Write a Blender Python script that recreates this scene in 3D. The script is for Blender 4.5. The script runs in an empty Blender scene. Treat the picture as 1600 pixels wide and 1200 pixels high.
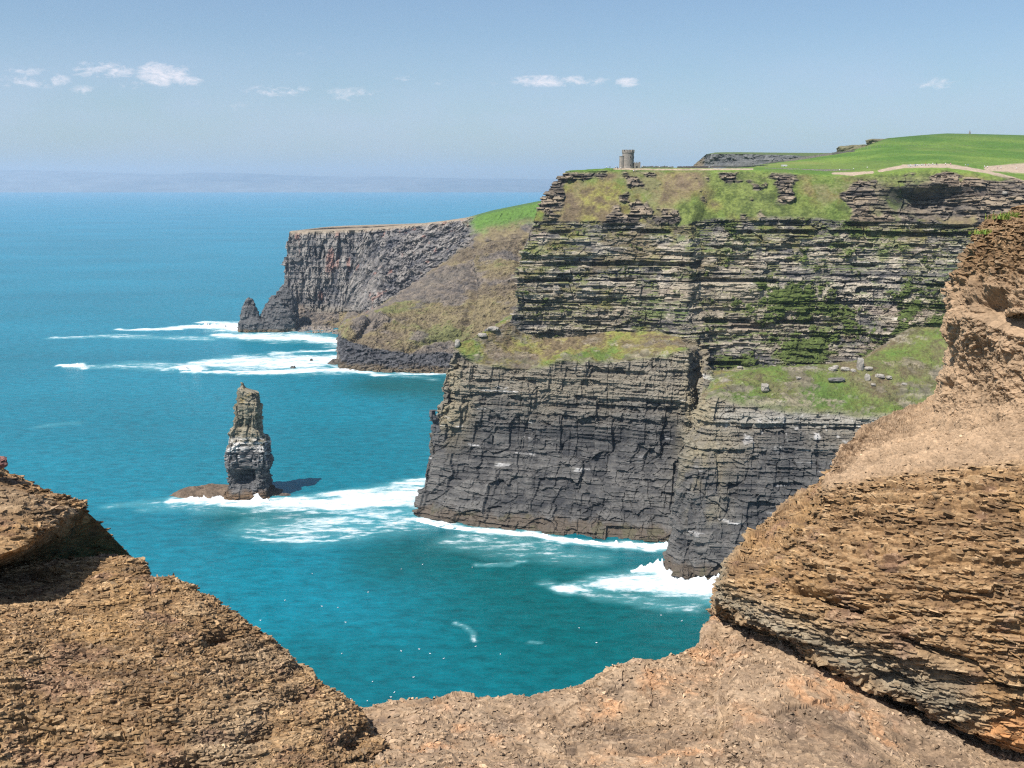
import bpy, math, random
import numpy as np
from mathutils import Vector

# ------------------------------------------------------------------ camera, sky, sun, exposure
S = bpy.context.scene
C = S.collection
R = math.radians
CAM = np.array([0.0, 0.0, 200.0])
PITCH = R(11.0)
F = 1600.0
cam_d = bpy.data.cameras.new('camera'); cam_d.sensor_width = 36; cam_d.lens = 36.0 * F / 1600.0
cam_d.clip_start = 0.1; cam_d.clip_end = 200000
cam = bpy.data.objects.new('camera', cam_d); C.objects.link(cam)
cam.location = CAM; cam.rotation_euler = (R(90) - PITCH, 0, 0); S.camera = cam

SUN_EL = R(56); SUN_DIR = Vector((-0.72 * math.cos(SUN_EL), -0.69 * math.cos(SUN_EL), math.sin(SUN_EL))).normalized()
W = bpy.data.worlds.new('World'); S.world = W; W.use_nodes = True
nt = W.node_tree; nt.nodes.clear()
wo = nt.nodes.new('ShaderNodeOutputWorld'); bg = nt.nodes.new('ShaderNodeBackground')
sky = nt.nodes.new('ShaderNodeTexSky'); sky.sky_type = 'NISHITA'; sky.sun_disc = False
sky.sun_elevation = SUN_EL; sky.sun_rotation = math.atan2(SUN_DIR.x, SUN_DIR.y)
sky.altitude = 200; sky.air_density = 1.0; sky.dust_density = 1.2; sky.ozone_density = 1.5
bg.inputs['Strength'].default_value = 0.088
# small fair-weather clouds low over the sea, set by direction
def wnode(t, **k):
    n = nt.nodes.new(t)
    for a, b in k.items(): setattr(n, a, b)
    return n
tc = wnode('ShaderNodeTexCoord'); sep = wnode('ShaderNodeSeparateXYZ')
nt.links.new(tc.outputs['Generated'], sep.inputs[0])
def wmath(op, a, b=None, c=None, clamp=False):
    n = nt.nodes.new('ShaderNodeMath'); n.operation = op; n.use_clamp = clamp
    for i, v in enumerate((a, b, c)):
        if v is None: continue
        if isinstance(v, (int, float)): n.inputs[i].default_value = v
        else: nt.links.new(v, n.inputs[i])
    return n.outputs[0]
az = wmath('ARCTAN2', sep.outputs[0], sep.outputs[1])
el = wmath('ARCSINE', sep.outputs[2])
cmb = wnode('ShaderNodeCombineXYZ'); nt.links.new(az, cmb.inputs[0]); nt.links.new(wmath('MULTIPLY', el, 2.2), cmb.inputs[1])
def wnoise(scale, detail, dist=0.0, rough=.55):
    n = wnode('ShaderNodeTexNoise'); n.inputs['Scale'].default_value = scale; n.inputs['Detail'].default_value = detail
    n.inputs['Roughness'].default_value = rough; n.inputs['Distortion'].default_value = dist
    nt.links.new(cmb.outputs[0], n.inputs['Vector']); return n.outputs[0]
n1 = wnoise(34, 8, .6, .62); n2 = wnoise(120, 6, .8, .65)
def dirn(px, py):
    x = (px - 800) / F; y = -(py - 600) / F
    c, s = math.cos(PITCH), math.sin(PITCH)
    v = np.array([x, c + y * s, -s + y * c]); v /= np.linalg.norm(v)
    return math.atan2(v[0], v[1]), math.asin(v[2])
tot = None
for (px, py, wx, wy, st) in [(257, 117, 38, 17, 1.1), (285, 126, 28, 9, .9), (160, 110, 44, 13, .8), (92, 125, 16, 9, .5), (35, 112, 34, 8, .36),
                             (45, 129, 46, 9, .38), (130, 142, 20, 9, .36), (210, 133, 30, 8, .42), (435, 142, 48, 9, .5), (550, 148, 50, 11, .36),
                             (862, 126, 60, 9, 1.0), (920, 127, 34, 7, .5), (980, 129, 20, 7, .8), (635, 124, 24, 7, .36), (720, 129, 60, 6, .22),
                             (1465, 132, 34, 9, .42), (1355, 129, 24, 5, .4), (1585, 134, 24, 6, .3), (1130, 172, 20, 6, .16), (375, 168, 34, 8, .16), (440, 80, 90, 12, .12)]:
    a, e = dirn(px, py)
    dx = wmath('DIVIDE', wmath('SUBTRACT', az, a), wx / F * 1.15); dy = wmath('DIVIDE', wmath('SUBTRACT', el, e), wy / F * 1.25)
    r2 = wmath('ADD', wmath('MULTIPLY', dx, dx), wmath('MULTIPLY', dy, dy))
    m = wmath('MULTIPLY', wmath('SUBTRACT', 1.0, r2, clamp=True), st)
    tot = m if tot is None else wmath('MAXIMUM', tot, m)
nn = wmath('ADD', wmath('MULTIPLY', n1, .6), wmath('MULTIPLY', n2, .4))
cl = wmath('MULTIPLY', wmath('SUBTRACT', wmath('ADD', wmath('MULTIPLY', tot, .62), wmath('MULTIPLY', wmath('SUBTRACT', nn, .5), 2.9)), .16, clamp=True), wmath('MULTIPLY', tot, 2.6, clamp=True), clamp=True)
cl = wmath('MULTIPLY', cl, 1.15, clamp=True)
# a faint bank of thin haze cloud, broad and low
band = wmath('SUBTRACT', 1.0, wmath('ABSOLUTE', wmath('DIVIDE', wmath('SUBTRACT', el, dirn(800, 185)[1]), 0.075)), clamp=True)
bnk = wmath('MULTIPLY', band, wmath('MULTIPLY', wmath('SUBTRACT', wnoise(7, 4), .30, clamp=True), .9))
sk_t = wnode('ShaderNodeMixRGB', blend_type='MULTIPLY'); sk_t.inputs[0].default_value = 1; sk_t.inputs[2].default_value = (0.85, 0.93, 1.0, 1)
nt.links.new(sky.outputs[0], sk_t.inputs[1])
mx0 = wnode('ShaderNodeMixRGB'); nt.links.new(bnk, mx0.inputs[0]); nt.links.new(sk_t.outputs[0], mx0.inputs[1]); mx0.inputs[2].default_value = (4.9, 5.4, 7.6, 1)
mx = wnode('ShaderNodeMixRGB'); nt.links.new(cl, mx.inputs[0]); nt.links.new(mx0.outputs[0], mx.inputs[1]); mx.inputs[2].default_value = (9.6, 8.7, 8.8, 1)
nt.links.new(mx.outputs[0], bg.inputs['Color']); nt.links.new(bg.outputs[0], wo.inputs['Surface'])

sl = bpy.data.lights.new('sun', 'SUN'); sl.energy = 5.0; sl.angle = R(0.55); sl.color = (1.0, 0.955, 0.89)
so = bpy.data.objects.new('sun', sl); C.objects.link(so); so.rotation_euler = SUN_DIR.to_track_quat('Z', 'Y').to_euler()
S.view_settings.view_transform = 'Standard'; S.view_settings.look = 'None'; S.view_settings.exposure = 0.5; S.view_settings.gamma = 1.0
S.render.engine = 'CYCLES'; S.cycles.use_denoising = False; S.cycles.pixel_filter_type = 'BLACKMAN_HARRIS'; S.cycles.filter_width = 1.25; S.cycles.max_bounces = 5; S.cycles.diffuse_bounces = 2
S.cycles.glossy_bounces = 2; S.cycles.volume_bounces = 1; S.cycles.transparent_max_bounces = 8

# ------------------------------------------------------------------ helpers
rng = np.random.default_rng(7)
def tag(o, label=None, cat=None, group=None, kind=None):
    if label: o['label'] = label
    if cat: o['category'] = cat
    if group: o['group'] = group
    if kind: o['kind'] = kind
    return o
_c, _s = math.cos(PITCH), math.sin(PITCH)
def P(px, py, D):
    x = (px - 800) / F; y = -(py - 600) / F
    v = np.array([x, _c + y * _s, -_s + y * _c])
    return CAM + v * (D / v[1])
def sea_pt(px, py, z=0.0):
    x = (px - 800) / F; y = -(py - 600) / F
    v = np.array([x, _c + y * _s, -_s + y * _c])
    return CAM + v * ((z - CAM[2]) / v[2])
def seaD(px, py): return sea_pt(px, py)[1]
def to_px(Q):
    d = Q - CAM
    yc = d[..., 1] * _c - d[..., 2] * _s; zc = d[..., 1] * _s + d[..., 2] * _c
    return 800 + F * d[..., 0] / yc, 600 - F * zc / yc

_T = rng.random(64 ** 3).astype(np.float32)
def vn(x, y, z, seed=0):
    x = np.asarray(x, np.float32) + np.float32(1000.37 + seed * 7.13); y = np.asarray(y, np.float32) + np.float32(1000.71 + seed * 3.77); z = np.asarray(z, np.float32) + np.float32(1000.13 + seed * 5.31)
    xi = np.floor(x); yi = np.floor(y); zi = np.floor(z)
    fx = x - xi; fy = y - yi; fz = z - zi
    xi = xi.astype(np.int32) & 63; yi = yi.astype(np.int32) & 63; zi = zi.astype(np.int32) & 63
    x1 = (xi + 1) & 63; y1 = ((yi + 1) & 63) * 64; z1 = ((zi + 1) & 63) * 4096; yi = yi * 64; zi = zi * 4096
    fx = fx * fx * (3 - 2 * fx); fy = fy * fy * (3 - 2 * fy); fz = fz * fz * (3 - 2 * fz)
    a = _T[xi + yi + zi] * (1 - fx) + _T[x1 + yi + zi] * fx
    b = _T[xi + y1 + zi] * (1 - fx) + _T[x1 + y1 + zi] * fx
    c = _T[xi + yi + z1] * (1 - fx) + _T[x1 + yi + z1] * fx
    d = _T[xi + y1 + z1] * (1 - fx) + _T[x1 + y1 + z1] * fx
    a = a * (1 - fy) + b * fy; c = c * (1 - fy) + d * fy
    return (a * (1 - fz) + c * fz) * 2 - 1
def fbm(Q, size, octv=4, seed=0, sc=(1, 1, 1), rough=.5):
    r = 0; a = 1.0; t = 0; f = 1.0 / size
    for k in range(octv):
        r = r + a * vn(Q[..., 0] * f * sc[0], Q[..., 1] * f * sc[1], Q[..., 2] * f * sc[2], seed + 11 * k); t += a; a *= rough; f *= 2.03
    return r / t
def hsh(i, j=0, k=0, seed=0):
    i = np.asarray(i).astype(np.int64); j = np.asarray(j).astype(np.int64); k = np.asarray(k).astype(np.int64)
    h = (i * 73856093) ^ (j * 19349663) ^ (k * 83492791) ^ (seed * 2654435761)
    h = (h ^ (h >> 13)) * 1274126177 & 0x7fffffff
    h = (h ^ (h >> 15)) * 668265263 & 0x7fffffff
    h = h ^ (h >> 11)
    return (h & 0xffff).astype(np.float32) / 65535.0
def sstep(a, b, x):
    t = np.clip((x - a) / (b - a), 0, 1); return t * t * (3 - 2 * t)
def blocks(*a, **k): return blocks3(*a, **k)[:2]
def blocks3(Q, th, w, seed, jit=.35, rot=.4, vjit=.25):
    """layered, jointed rock: a random value per block of a bed; returns (per block, per bed)"""
    c, s = math.cos(rot), math.sin(rot)
    x = Q[..., 0] * c - Q[..., 1] * s; y = Q[..., 0] * s + Q[..., 1] * c; z = Q[..., 2]
    wz = vn(x / (w * 1.3), y / (w * 1.3), z / (th * 3), seed + 3) * vjit
    zz = z / th + wz + .6 * vn(z / (th * 2.7), z * 0, z * 0, seed + 5)
    li = np.floor(zz)
    off = hsh(li, 1, 2, seed) * 7; off2 = hsh(li, 5, 3, seed) * 7
    j1 = vn(x / w * 1.7, y / w * 1.7, zz * .8, seed + 7) * jit; ww = w * (.6 + 1.1 * hsh(li, 8, 8, seed))
    ci = np.floor(x / ww + off + j1); cj = np.floor(y / ww + off2 + j1)
    return hsh(li * 31 + ci, cj, li, seed) * 2 - 1, hsh(li, 9, 4, seed) * 2 - 1, zz - li

def refine(A, counts, tens, axis):
    A = np.moveaxis(A, axis, 0); n = len(A)
    T = np.zeros_like(A)
    T[1:-1] = (A[2:] - A[:-2]) * .5 * tens; T[0] = (A[1] - A[0]) * tens; T[-1] = (A[-1] - A[-2]) * tens
    out = []; par = []
    for i in range(n - 1):
        m = counts[i]; t = (np.arange(m) / m)
        if i == n - 2: t = np.append(t, 1.0)
        tt = t.reshape(-1, *([1] * (A.ndim - 1)))
        h00 = 2 * tt ** 3 - 3 * tt ** 2 + 1; h10 = tt ** 3 - 2 * tt ** 2 + tt; h01 = 1 - h00; h11 = tt ** 3 - tt ** 2
        # blend of straight and curved between the controls
        cur = h00 * A[i] + h10 * T[i] + h01 * A[i + 1] + h11 * T[i + 1]
        lin = (1 - tt) * A[i] + tt * A[i + 1]
        out.append(cur * tens + lin * (1 - tens)); par.append(i + t)
    return np.moveaxis(np.concatenate(out), 0, axis), np.concatenate(par)
def dense(A, step, tv=.6, tu=.6, capv=None, capu=None):
    """A rows x cols x 3 control points -> dense grid"""
    d = np.linalg.norm(np.diff(A, axis=0), axis=2); e = np.linalg.norm(np.diff(A, axis=1), axis=2)
    cv = [max(2, int(np.percentile(d[i], 70) / step)) for i in range(len(d))]
    cu = [max(2, int(np.percentile(e[:, j], 60) / step)) for j in range(e.shape[1])]
    if capv: cv = [min(a, b) if b else a for a, b in zip(cv, capv)]
    if capu: cu = [min(a, b) if b else a for a, b in zip(cu, capu)]
    G, v = refine(A, cv, tv, 0); G, u = refine(G, cu, tu, 1)
    return G, v, u
def normals(G):
    du = np.gradient(G, axis=1); dv = np.gradient(G, axis=0)
    n = np.cross(du, dv); n /= np.linalg.norm(n, axis=2, keepdims=True) + 1e-9
    return n
def mesh_obj(name, V, Fc, mat, col=None, parent=None, smooth=False, attrs=None):
    me = bpy.data.meshes.new(name)
    V = np.ascontiguousarray(V, np.float32).reshape(-1, 3); Fc = np.asarray(Fc, np.int32)
    k = Fc.shape[1]
    me.vertices.add(len(V)); me.vertices.foreach_set('co', V.ravel())
    me.loops.add(Fc.size); me.loops.foreach_set('vertex_index', Fc.ravel())
    me.polygons.add(len(Fc)); me.polygons.foreach_set('loop_start', np.arange(0, Fc.size, k, dtype=np.int32))
    me.polygons.foreach_set('use_smooth', np.full(len(Fc), smooth, bool))
    if col is not None:
        a = me.color_attributes.new('Col', 'FLOAT_COLOR', 'POINT')
        cc = np.ones((len(V), 4), np.float32); cc[:, :3] = np.asarray(col).reshape(-1, 3)
        a.data.foreach_set('color', cc.ravel())
    for nm, ar in (attrs or {}).items():
        a = me.attributes.new(nm, 'FLOAT', 'POINT'); a.data.foreach_set('value', np.ascontiguousarray(ar, np.float32).ravel())
    me.materials.append(mat); me.update(calc_edges=True)
    o = bpy.data.objects.new(name, me); C.objects.link(o)
    if parent: o.parent = parent
    return o
def grid_faces(n, m, base=0):
    i = np.arange(n - 1)[:, None] * m + np.arange(m - 1)[None, :]
    i = i.ravel() + base
    return np.stack([i, i + 1, i + m + 1, i + m], 1)
def mixc(a, b, t):
    a = np.asarray(a, np.float32); b = np.asarray(b, np.float32); t = np.asarray(t)[..., None]
    return a * (1 - t) + b * t

# ------------------------------------------------------------------ materials
def new_mat(name):
    m = bpy.data.materials.new(name); m.use_nodes = True
    return m, m.node_tree, m.node_tree.nodes['Principled BSDF']
def rock_mat(name, size, bump=.5, var=.35, rough=.92, stretch=(1, 1, 1)):
    m, t, b = new_mat(name)
    at = t.nodes.new('ShaderNodeAttribute'); at.attribute_name = 'Col'
    geo = t.nodes.new('ShaderNodeNewGeometry'); mp = t.nodes.new('ShaderNodeMapping'); mp.inputs['Scale'].default_value = stretch
    t.links.new(geo.outputs['Position'], mp.inputs['Vector'])
    n = t.nodes.new('ShaderNodeTexNoise'); n.inputs['Scale'].default_value = 1 / size; n.inputs['Detail'].default_value = 6; n.inputs['Roughness'].default_value = .68
    t.links.new(mp.outputs[0], n.inputs['Vector'])
    mr = t.nodes.new('ShaderNodeMapRange'); mr.inputs['From Min'].default_value = .3; mr.inputs['From Max'].default_value = .7
    mr.inputs['To Min'].default_value = 1 - var; mr.inputs['To Max'].default_value = 1 + var
    t.links.new(n.outputs[0], mr.inputs['Value'])
    mm = t.nodes.new('ShaderNodeVectorMath'); mm.operation = 'SCALE'
    t.links.new(at.outputs['Color'], mm.inputs[0]); t.links.new(mr.outputs[0], mm.inputs['Scale'])
    t.links.new(mm.outputs[0], b.inputs['Base Color'])
    bp = t.nodes.new('ShaderNodeBump'); bp.inputs['Strength'].default_value = bump; bp.inputs['Distance'].default_value = size * .35
    t.links.new(n.outputs[0], bp.inputs['Height']); t.links.new(bp.outputs[0], b.inputs['Normal'])
    b.inputs['Roughness'].default_value = rough; b.inputs['Specular IOR Level'].default_value = .25
    return m
def plain_mat(name, col, size=1.0, var=.2, rough=.8, bump=.2):
    m, t, b = new_mat(name)
    geo = t.nodes.new('ShaderNodeNewGeometry')
    n = t.nodes.new('ShaderNodeTexNoise'); n.inputs['Scale'].default_value = 1 / size; n.inputs['Detail'].default_value = 4
    t.links.new(geo.outputs['Position'], n.inputs['Vector'])
    cr = t.nodes.new('ShaderNodeValToRGB')
    cr.color_ramp.elements[0].position = .3; cr.color_ramp.elements[1].position = .7
    cr.color_ramp.elements[0].color = (*[c * (1 - var) for c in col], 1); cr.color_ramp.elements[1].color = (*[c * (1 + var) for c in col], 1)
    t.links.new(n.outputs[0], cr.inputs[0]); t.links.new(cr.outputs[0], b.inputs['Base Color'])
    bp = t.nodes.new('ShaderNodeBump'); bp.inputs['Strength'].default_value = bump; bp.inputs['Distance'].default_value = size * .3
    t.links.new(n.outputs[0], bp.inputs['Height']); t.links.new(bp.outputs[0], b.inputs['Normal'])
    b.inputs['Roughness'].default_value = rough
    return m
M_CLIFF = rock_mat('cliff rock', 1.6, .7, .35, stretch=(1, 1, 1.8))
M_FAR = rock_mat('far cliff rock', 4.0, .8, .35, stretch=(1, 1, .5))
M_SHALE = rock_mat('foreground shale', .02, .6, .38, stretch=(1, 1, 1.6))
M_HILL = rock_mat('distant hills', 600, .3, .3)

# ------------------------------------------------------------------ sea
def axis_pts(lo, hi, step, far_lo, far_hi, g=1.06):
    mid = np.arange(lo, hi + step, step); L = []; s = step; x = lo
    while x > far_lo: s *= g; x -= s; L.append(x)
    Rr = []; s = step; x = mid[-1]
    while x < far_hi: s *= g; x += s; Rr.append(x)
    return np.array(L[::-1] + list(mid) + Rr)
xs = axis_pts(-620, 240, 1.3, -33000, 33000); ys = axis_pts(300, 760, 1.3, -300, 760, 1.08)
ys2 = axis_pts(760, 1720, 2.4, 760, 36500, 1.06); ys = np.concatenate([ys[ys <= 760], ys2[1:]])
X, Y = np.meshgrid(xs, ys); Q = np.stack([X, Y, X * 0], -1).astype(np.float32)
foam = np.zeros_like(X, np.float32); soft = np.zeros_like(foam)
XW = X + 5 * fbm(Q, 30, 3, 141) + 2.0 * fbm(Q, 7, 2, 142); YW = Y + (9 * fbm(Q, 34, 3, 143) + 2.2 * fbm(Q, 7, 2, 144)) * (1 + np.clip((Y - 700) / 500, 0, 1.2))
def stroke(pts, st=1.0, kind='foam', wy=None):
    """pts: (px, py, half width in picture-scale px across the depth)"""
    global foam, soft
    pw = [(sea_pt(a, b)[:2], sea_pt(a, b - w)[1] - sea_pt(a, b)[1]) for a, b, w in pts]
    tgt = foam if kind == 'foam' else soft
    for (p, w0), (q, w1) in zip(pw[:-1], pw[1:]):
        ww = max(w0, w1) * 1.6 + 8; sel = (Y > min(p[1], q[1]) - ww) & (Y < max(p[1], q[1]) + ww) & (X > min(p[0], q[0]) - ww) & (X < max(p[0], q[0]) + ww)
        x = XW[sel]; y = YW[sel]; d = q - p; L = (d ** 2).sum() + 1e-9
        t = np.clip(((x - p[0]) * d[0] + (y - p[1]) * d[1]) / L, 0, 1)
        w = (w0 + (w1 - w0) * t) * 1.12
        # half width measured in depth, narrower sideways
        r = np.sqrt(((x - p[0] - t * d[0]) * 1.4) ** 2 + (y - p[1] - t * d[1]) ** 2) / w
        tgt[sel] = np.maximum(tgt[sel], st * (1 - sstep(.1, 1.25, r)))
# foam: round the stack, between stack and headland, along the cliff foot, far reefs
stroke([(270, 783, 7), (330, 782, 9), (400, 784, 12), (470, 786, 14), (540, 788, 18), (600, 778, 20), (660, 775, 26)], 1.0)
stroke([(480, 775, 8), (560, 768, 8), (620, 760, 8), (665, 755, 10)], .85)
stroke([(410, 828, 8), (470, 822, 12), (540, 812, 16), (600, 806, 16), (660, 800, 14)], .62)
stroke([(380, 838, 3), (430, 843, 4), (500, 845, 3.5), (560, 836, 3), (610, 828, 4)], .62)
stroke([(390, 826, 18), (500, 826, 26), (600, 815, 26), (660, 808, 22)], .5); stroke([(230, 790, 8), (420, 800, 10), (470, 800, 12)], .3); stroke([(440, 790, 12), (560, 790, 26), (650, 785, 30)], .5)
stroke([(170, 790, 5), (230, 786, 6), (290, 783, 8)], .35)
stroke([(120, 660, 4), (60, 668, 4)], .2)
stroke([(655, 812, 5), (700, 824, 6), (760, 833, 6), (830, 836, 7), (900, 845, 6), (960, 852, 7), (1045, 855, 8)], 1.0)
stroke([(720, 840, 10), (800, 848, 12), (870, 855, 10)], .42)
stroke([(880, 918, 10), (940, 912, 14), (1000, 908, 20), (1060, 915, 26), (1130, 930, 24)], .98)
stroke([(1035, 895, 9), (1060, 915, 12), (1135, 905, 14)], 1.0)
stroke([(860, 910, 8), (920, 925, 10), (1000, 938, 12), (1080, 950, 12)], .45)
stroke([(745, 882, 3), (780, 880, 3), (825, 876, 3)], .5); stroke([(700, 850, 14), (800, 860, 16), (940, 872, 14)], .36)
stroke([(712, 977, 3), (735, 985, 3.5), (752, 998, 3)], .5); stroke([(828, 1002, 2), (848, 1001, 2)], .6)
# far reefs
stroke([(185, 514, 1.6), (235, 516, 2.5), (300, 511, 4), (345, 510, 6), (375, 513, 8)], 1.0)
stroke([(320, 503, 2.5), (345, 505, 4), (380, 508, 5)], 1.0)
stroke([(80, 529, 2.2), (150, 526, 3), (230, 527, 4.5), (330, 529, 4)], .52)
stroke([(345, 524, 4), (400, 526, 7), (470, 527, 8), (530, 536, 6)], 1.0)
stroke([(95, 571, 2.5), (120, 571, 3.5), (136, 575, 2)], 1.05)
stroke([(140, 573, 4), (220, 571, 7), (290, 574, 8)], .6)
stroke([(262, 577, 3), (290, 574, 6), (312, 577, 4)], 1.0)
stroke([(320, 566, 6), (370, 565, 12), (420, 566, 14), (480, 566, 12), (535, 562, 10)], .98)
stroke([(290, 582, 2.5), (400, 582, 4), (480, 580, 7), (540, 578, 7)], 1.0)
stroke([(530, 577, 4), (590, 584, 4), (650, 584, 3), (705, 582, 3)], .95)
stroke([(430, 553, 3), (500, 548, 3), (530, 546, 3)], .8)
stroke([(620, 588, 3), (680, 592, 3)], .35)
# greener inshore water, with the cliffs' shade and reflection painted into its colour
stroke([(650, 870, 60), (780, 880, 90), (920, 960, 150), (1120, 1000, 160)], 1.0, 'soft')
stroke([(360, 805, 25), (460, 810, 30)], .7, 'soft'); stroke([(600, 600, 20), (700, 605, 25)], .9, 'soft')
stroke([(480, 1050, 90), (760, 1060, 120), (1000, 1050, 120)], .55, 'soft')
soft = np.clip(soft + .25 * fbm(Q, 90, 3, 40, (1, .7, 1)), 0, 1)
fl = fbm(Q, 26, 4, 21, (.6, 1, 1)) ; fl2 = fbm(Q, 7, 3, 25, (.5, 1, 1))
Z = fbm(Q, 34, 2, 3, (.35, 1, 1)) * .35 * (Y < 3000) + foam * .25 * (1 + fl2)
m, t, b = new_mat('sea water')
N = t.nodes.new
def lk(a, bb): t.links.new(a, bb)
def mth(op, a, bb=None, clamp=False):
    n = N('ShaderNodeMath'); n.operation = op; n.use_clamp = clamp
    for i, v in enumerate((a, bb)):
        if v is None: continue
        if isinstance(v, (int, float)): n.inputs[i].default_value = v
        else: lk(v, n.inputs[i])
    return n.outputs[0]
geo = N('ShaderNodeNewGeometry')
def nz(scale, st, detail=4, rough=.6, dist=0):
    mp = N('ShaderNodeMapping'); mp.inputs['Scale'].default_value = st; lk(geo.outputs['Position'], mp.inputs['Vector'])
    n = N('ShaderNodeTexNoise'); n.inputs['Scale'].default_value = scale; n.inputs['Detail'].default_value = detail; n.inputs['Roughness'].default_value = rough
    n.inputs['Distortion'].default_value = dist; lk(mp.outputs[0], n.inputs['Vector']); return n.outputs[0]
def attr(nm): a = N('ShaderNodeAttribute'); a.attribute_name = nm; return a.outputs['Fac']
fa = attr('foam'); sa = attr('soft')
sp = N('ShaderNodeSeparateXYZ'); lk(geo.outputs['Position'], sp.inputs[0])
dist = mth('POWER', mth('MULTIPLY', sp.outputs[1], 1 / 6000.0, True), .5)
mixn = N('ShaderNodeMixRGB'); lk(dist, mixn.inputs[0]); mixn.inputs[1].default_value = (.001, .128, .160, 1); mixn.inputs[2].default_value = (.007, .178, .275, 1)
mix2 = N('ShaderNodeMixRGB'); lk(mth('MULTIPLY', sa, .95), mix2.inputs[0]); lk(mixn.outputs[0], mix2.inputs[1]); mix2.inputs[2].default_value = (.0005, .080, .085, 1)  # dark inshore green, cliff shade and reflection included in the colour
# broad darker and lighter reaches of water
pat = nz(1 / 260., (.45, 1, 1), 5, .6); mr = N('ShaderNodeMapRange'); mr.inputs['From Min'].default_value = .3; mr.inputs['From Max'].default_value = .7
mr.inputs['To Min'].default_value = .84; mr.inputs['To Max'].default_value = 1.14; lk(pat, mr.inputs['Value'])
rip = nz(1 / 5.5, (.5, 1, 1), 7, .75); mr2 = N('ShaderNodeMapRange'); mr2.inputs['From Min'].default_value = .3; mr2.inputs['From Max'].default_value = .7
mr2.inputs['To Min'].default_value = .62; mr2.inputs['To Max'].default_value = 1.42; lk(rip, mr2.inputs['Value'])
vm = N('ShaderNodeVectorMath'); vm.operation = 'SCALE'; lk(mix2.outputs[0], vm.inputs[0]); lk(mth('MULTIPLY', mr.outputs[0], mr2.outputs[0]), vm.inputs['Scale'])
# foam: the laid-down density against lacy noise
lace = mth('ADD', mth('MULTIPLY', nz(1 / 16., (.35, 1, 1), 8, .68, 1.2), .62), mth('MULTIPLY', nz(1 / 3.5, (.45, 1, 1), 5, .7), .38))
fthr = mth('ADD', mth('SUBTRACT', fa, .43), mth('MULTIPLY', mth('SUBTRACT', lace, .5), 4.4))
fm = mth('MULTIPLY', mth('MULTIPLY', fthr, 1.6, True), mth('MULTIPLY', fa, 2.6, True))
aer = mth('MULTIPLY', mth('MULTIPLY', fa, 1.25, True), mth('ADD', mth('MULTIPLY', mth('SUBTRACT', lace, .42), 2.2), .45), True)      # milky aerated water under the foam
mix3 = N('ShaderNodeMixRGB'); lk(aer, mix3.inputs[0]); lk(vm.outputs[0], mix3.inputs[1]); mix3.inputs[2].default_value = (.15, .42, .45, 1)
# scattered flecks
mix4 = N('ShaderNodeMixRGB'); lk(fm, mix4.inputs[0]); lk(mix3.outputs[0], mix4.inputs[1]); mix4.inputs[2].default_value = (.66, .69, .70, 1)
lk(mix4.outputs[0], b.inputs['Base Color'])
b.inputs['IOR'].default_value = 1.33; lk(mth('ADD', mth('MULTIPLY', fm, .6), .28), b.inputs['Roughness']); b.inputs['Specular IOR Level'].default_value = .24
bp = N('ShaderNodeBump'); bp.inputs['Strength'].default_value = .75; bp.inputs['Distance'].default_value = 1.1
lk(mth('ADD', mth('MULTIPLY', rip, 1.0), mth('MULTIPLY', nz(1 / 1.8, (.5, 1, 1), 3, .6), .25)), bp.inputs['Height']); lk(bp.outputs[0], b.inputs['Normal'])
V = np.stack([X, Y, Z], -1)
tag(mesh_obj('sea', V, grid_faces(*X.shape), m, smooth=True, attrs={'foam': foam, 'soft': soft}), 'teal and blue sea with white surf round the rocks', 'sea', kind='structure')
del X, Y, Q, V, Z

# ------------------------------------------------------------------ main headland
WORLD = 'w'
def ctrl(rows):
    out = []
    for r in rows:
        out.append([np.array(p[1:]) if p[0] == WORLD else (sea_pt(p[0], p[1]) if len(p) == 2 else P(*p)) for p in r])
    return np.array(out, float)
SB = [(652, 806), (720, 819), (800, 829), (870, 835), (950, 842), (1020, 846), (1078, 849)]          # sea base of the left buttress
rowB = SB + [(1100, 833), (1040, 884), (1060, 905), (1130, 908), (1220, 925), (1350, 940), (1500, 950), (1760, 960)]
rowM = [(672, 672, 634), (735, 690, 624), (810, 700, 616), (875, 700, 610), (955, 700, 604), (1030, 700, 596), (1080, 700, 592),
        (1105, 700, 612), (1064, 735, 535), (1085, 745, 526), (1150, 760, 524), (1240, 770, 520), (1350, 770, 516), (1500, 770, 508), (1760, 770, 480)]
rowT = [(706, 546, 646), (742, 570, 637), (820, 578, 632), (880, 564, 628), (960, 568, 622), (1035, 555, 615), (1072, 548, 612),
        (1096, 560, 634), (1095, 622, 566), (1120, 622, 555), (1160, 632, 550), (1225, 642, 548), (1335, 650, 545), (1460, 658, 538), (1700, 670, 505)]
rowG = [(750, 522, 656), (790, 545, 655), (845, 552, 654), (890, 543, 652), (960, 543, 650), (1030, 534, 642), (1070, 537, 636),
        (1098, 548, 646), (1118, 588, 600), (1140, 586, 600), (1175, 580, 600), (1240, 574, 600), (1340, 568, 596), (1440, 572, 590), (1660, 600, 560)]
rowF = [(796, 503, 667), (822, 520, 668), (860, 527, 668), (900, 524, 667), (955, 518, 666), (1028, 516, 660), (1066, 528, 650),
        (1096, 535, 652), (1115, 575, 650), (1140, 575, 650), (1180, 575, 648), (1250, 573, 645), (1340, 562, 640), (1425, 512, 632), (1620, 500, 600)]
rowU0 = [(808, 470, 668), (850, 475, 669), (880, 475, 670), (915, 475, 669), (965, 475, 668), (1030, 475, 662), (1072, 475, 656),
        (1090, 475, 664), (1118, 500, 664), (1145, 500, 663), (1185, 500, 662), (1255, 495, 660), (1340, 490, 656), (1430, 470, 645), (1620, 440, 615)]
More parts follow.
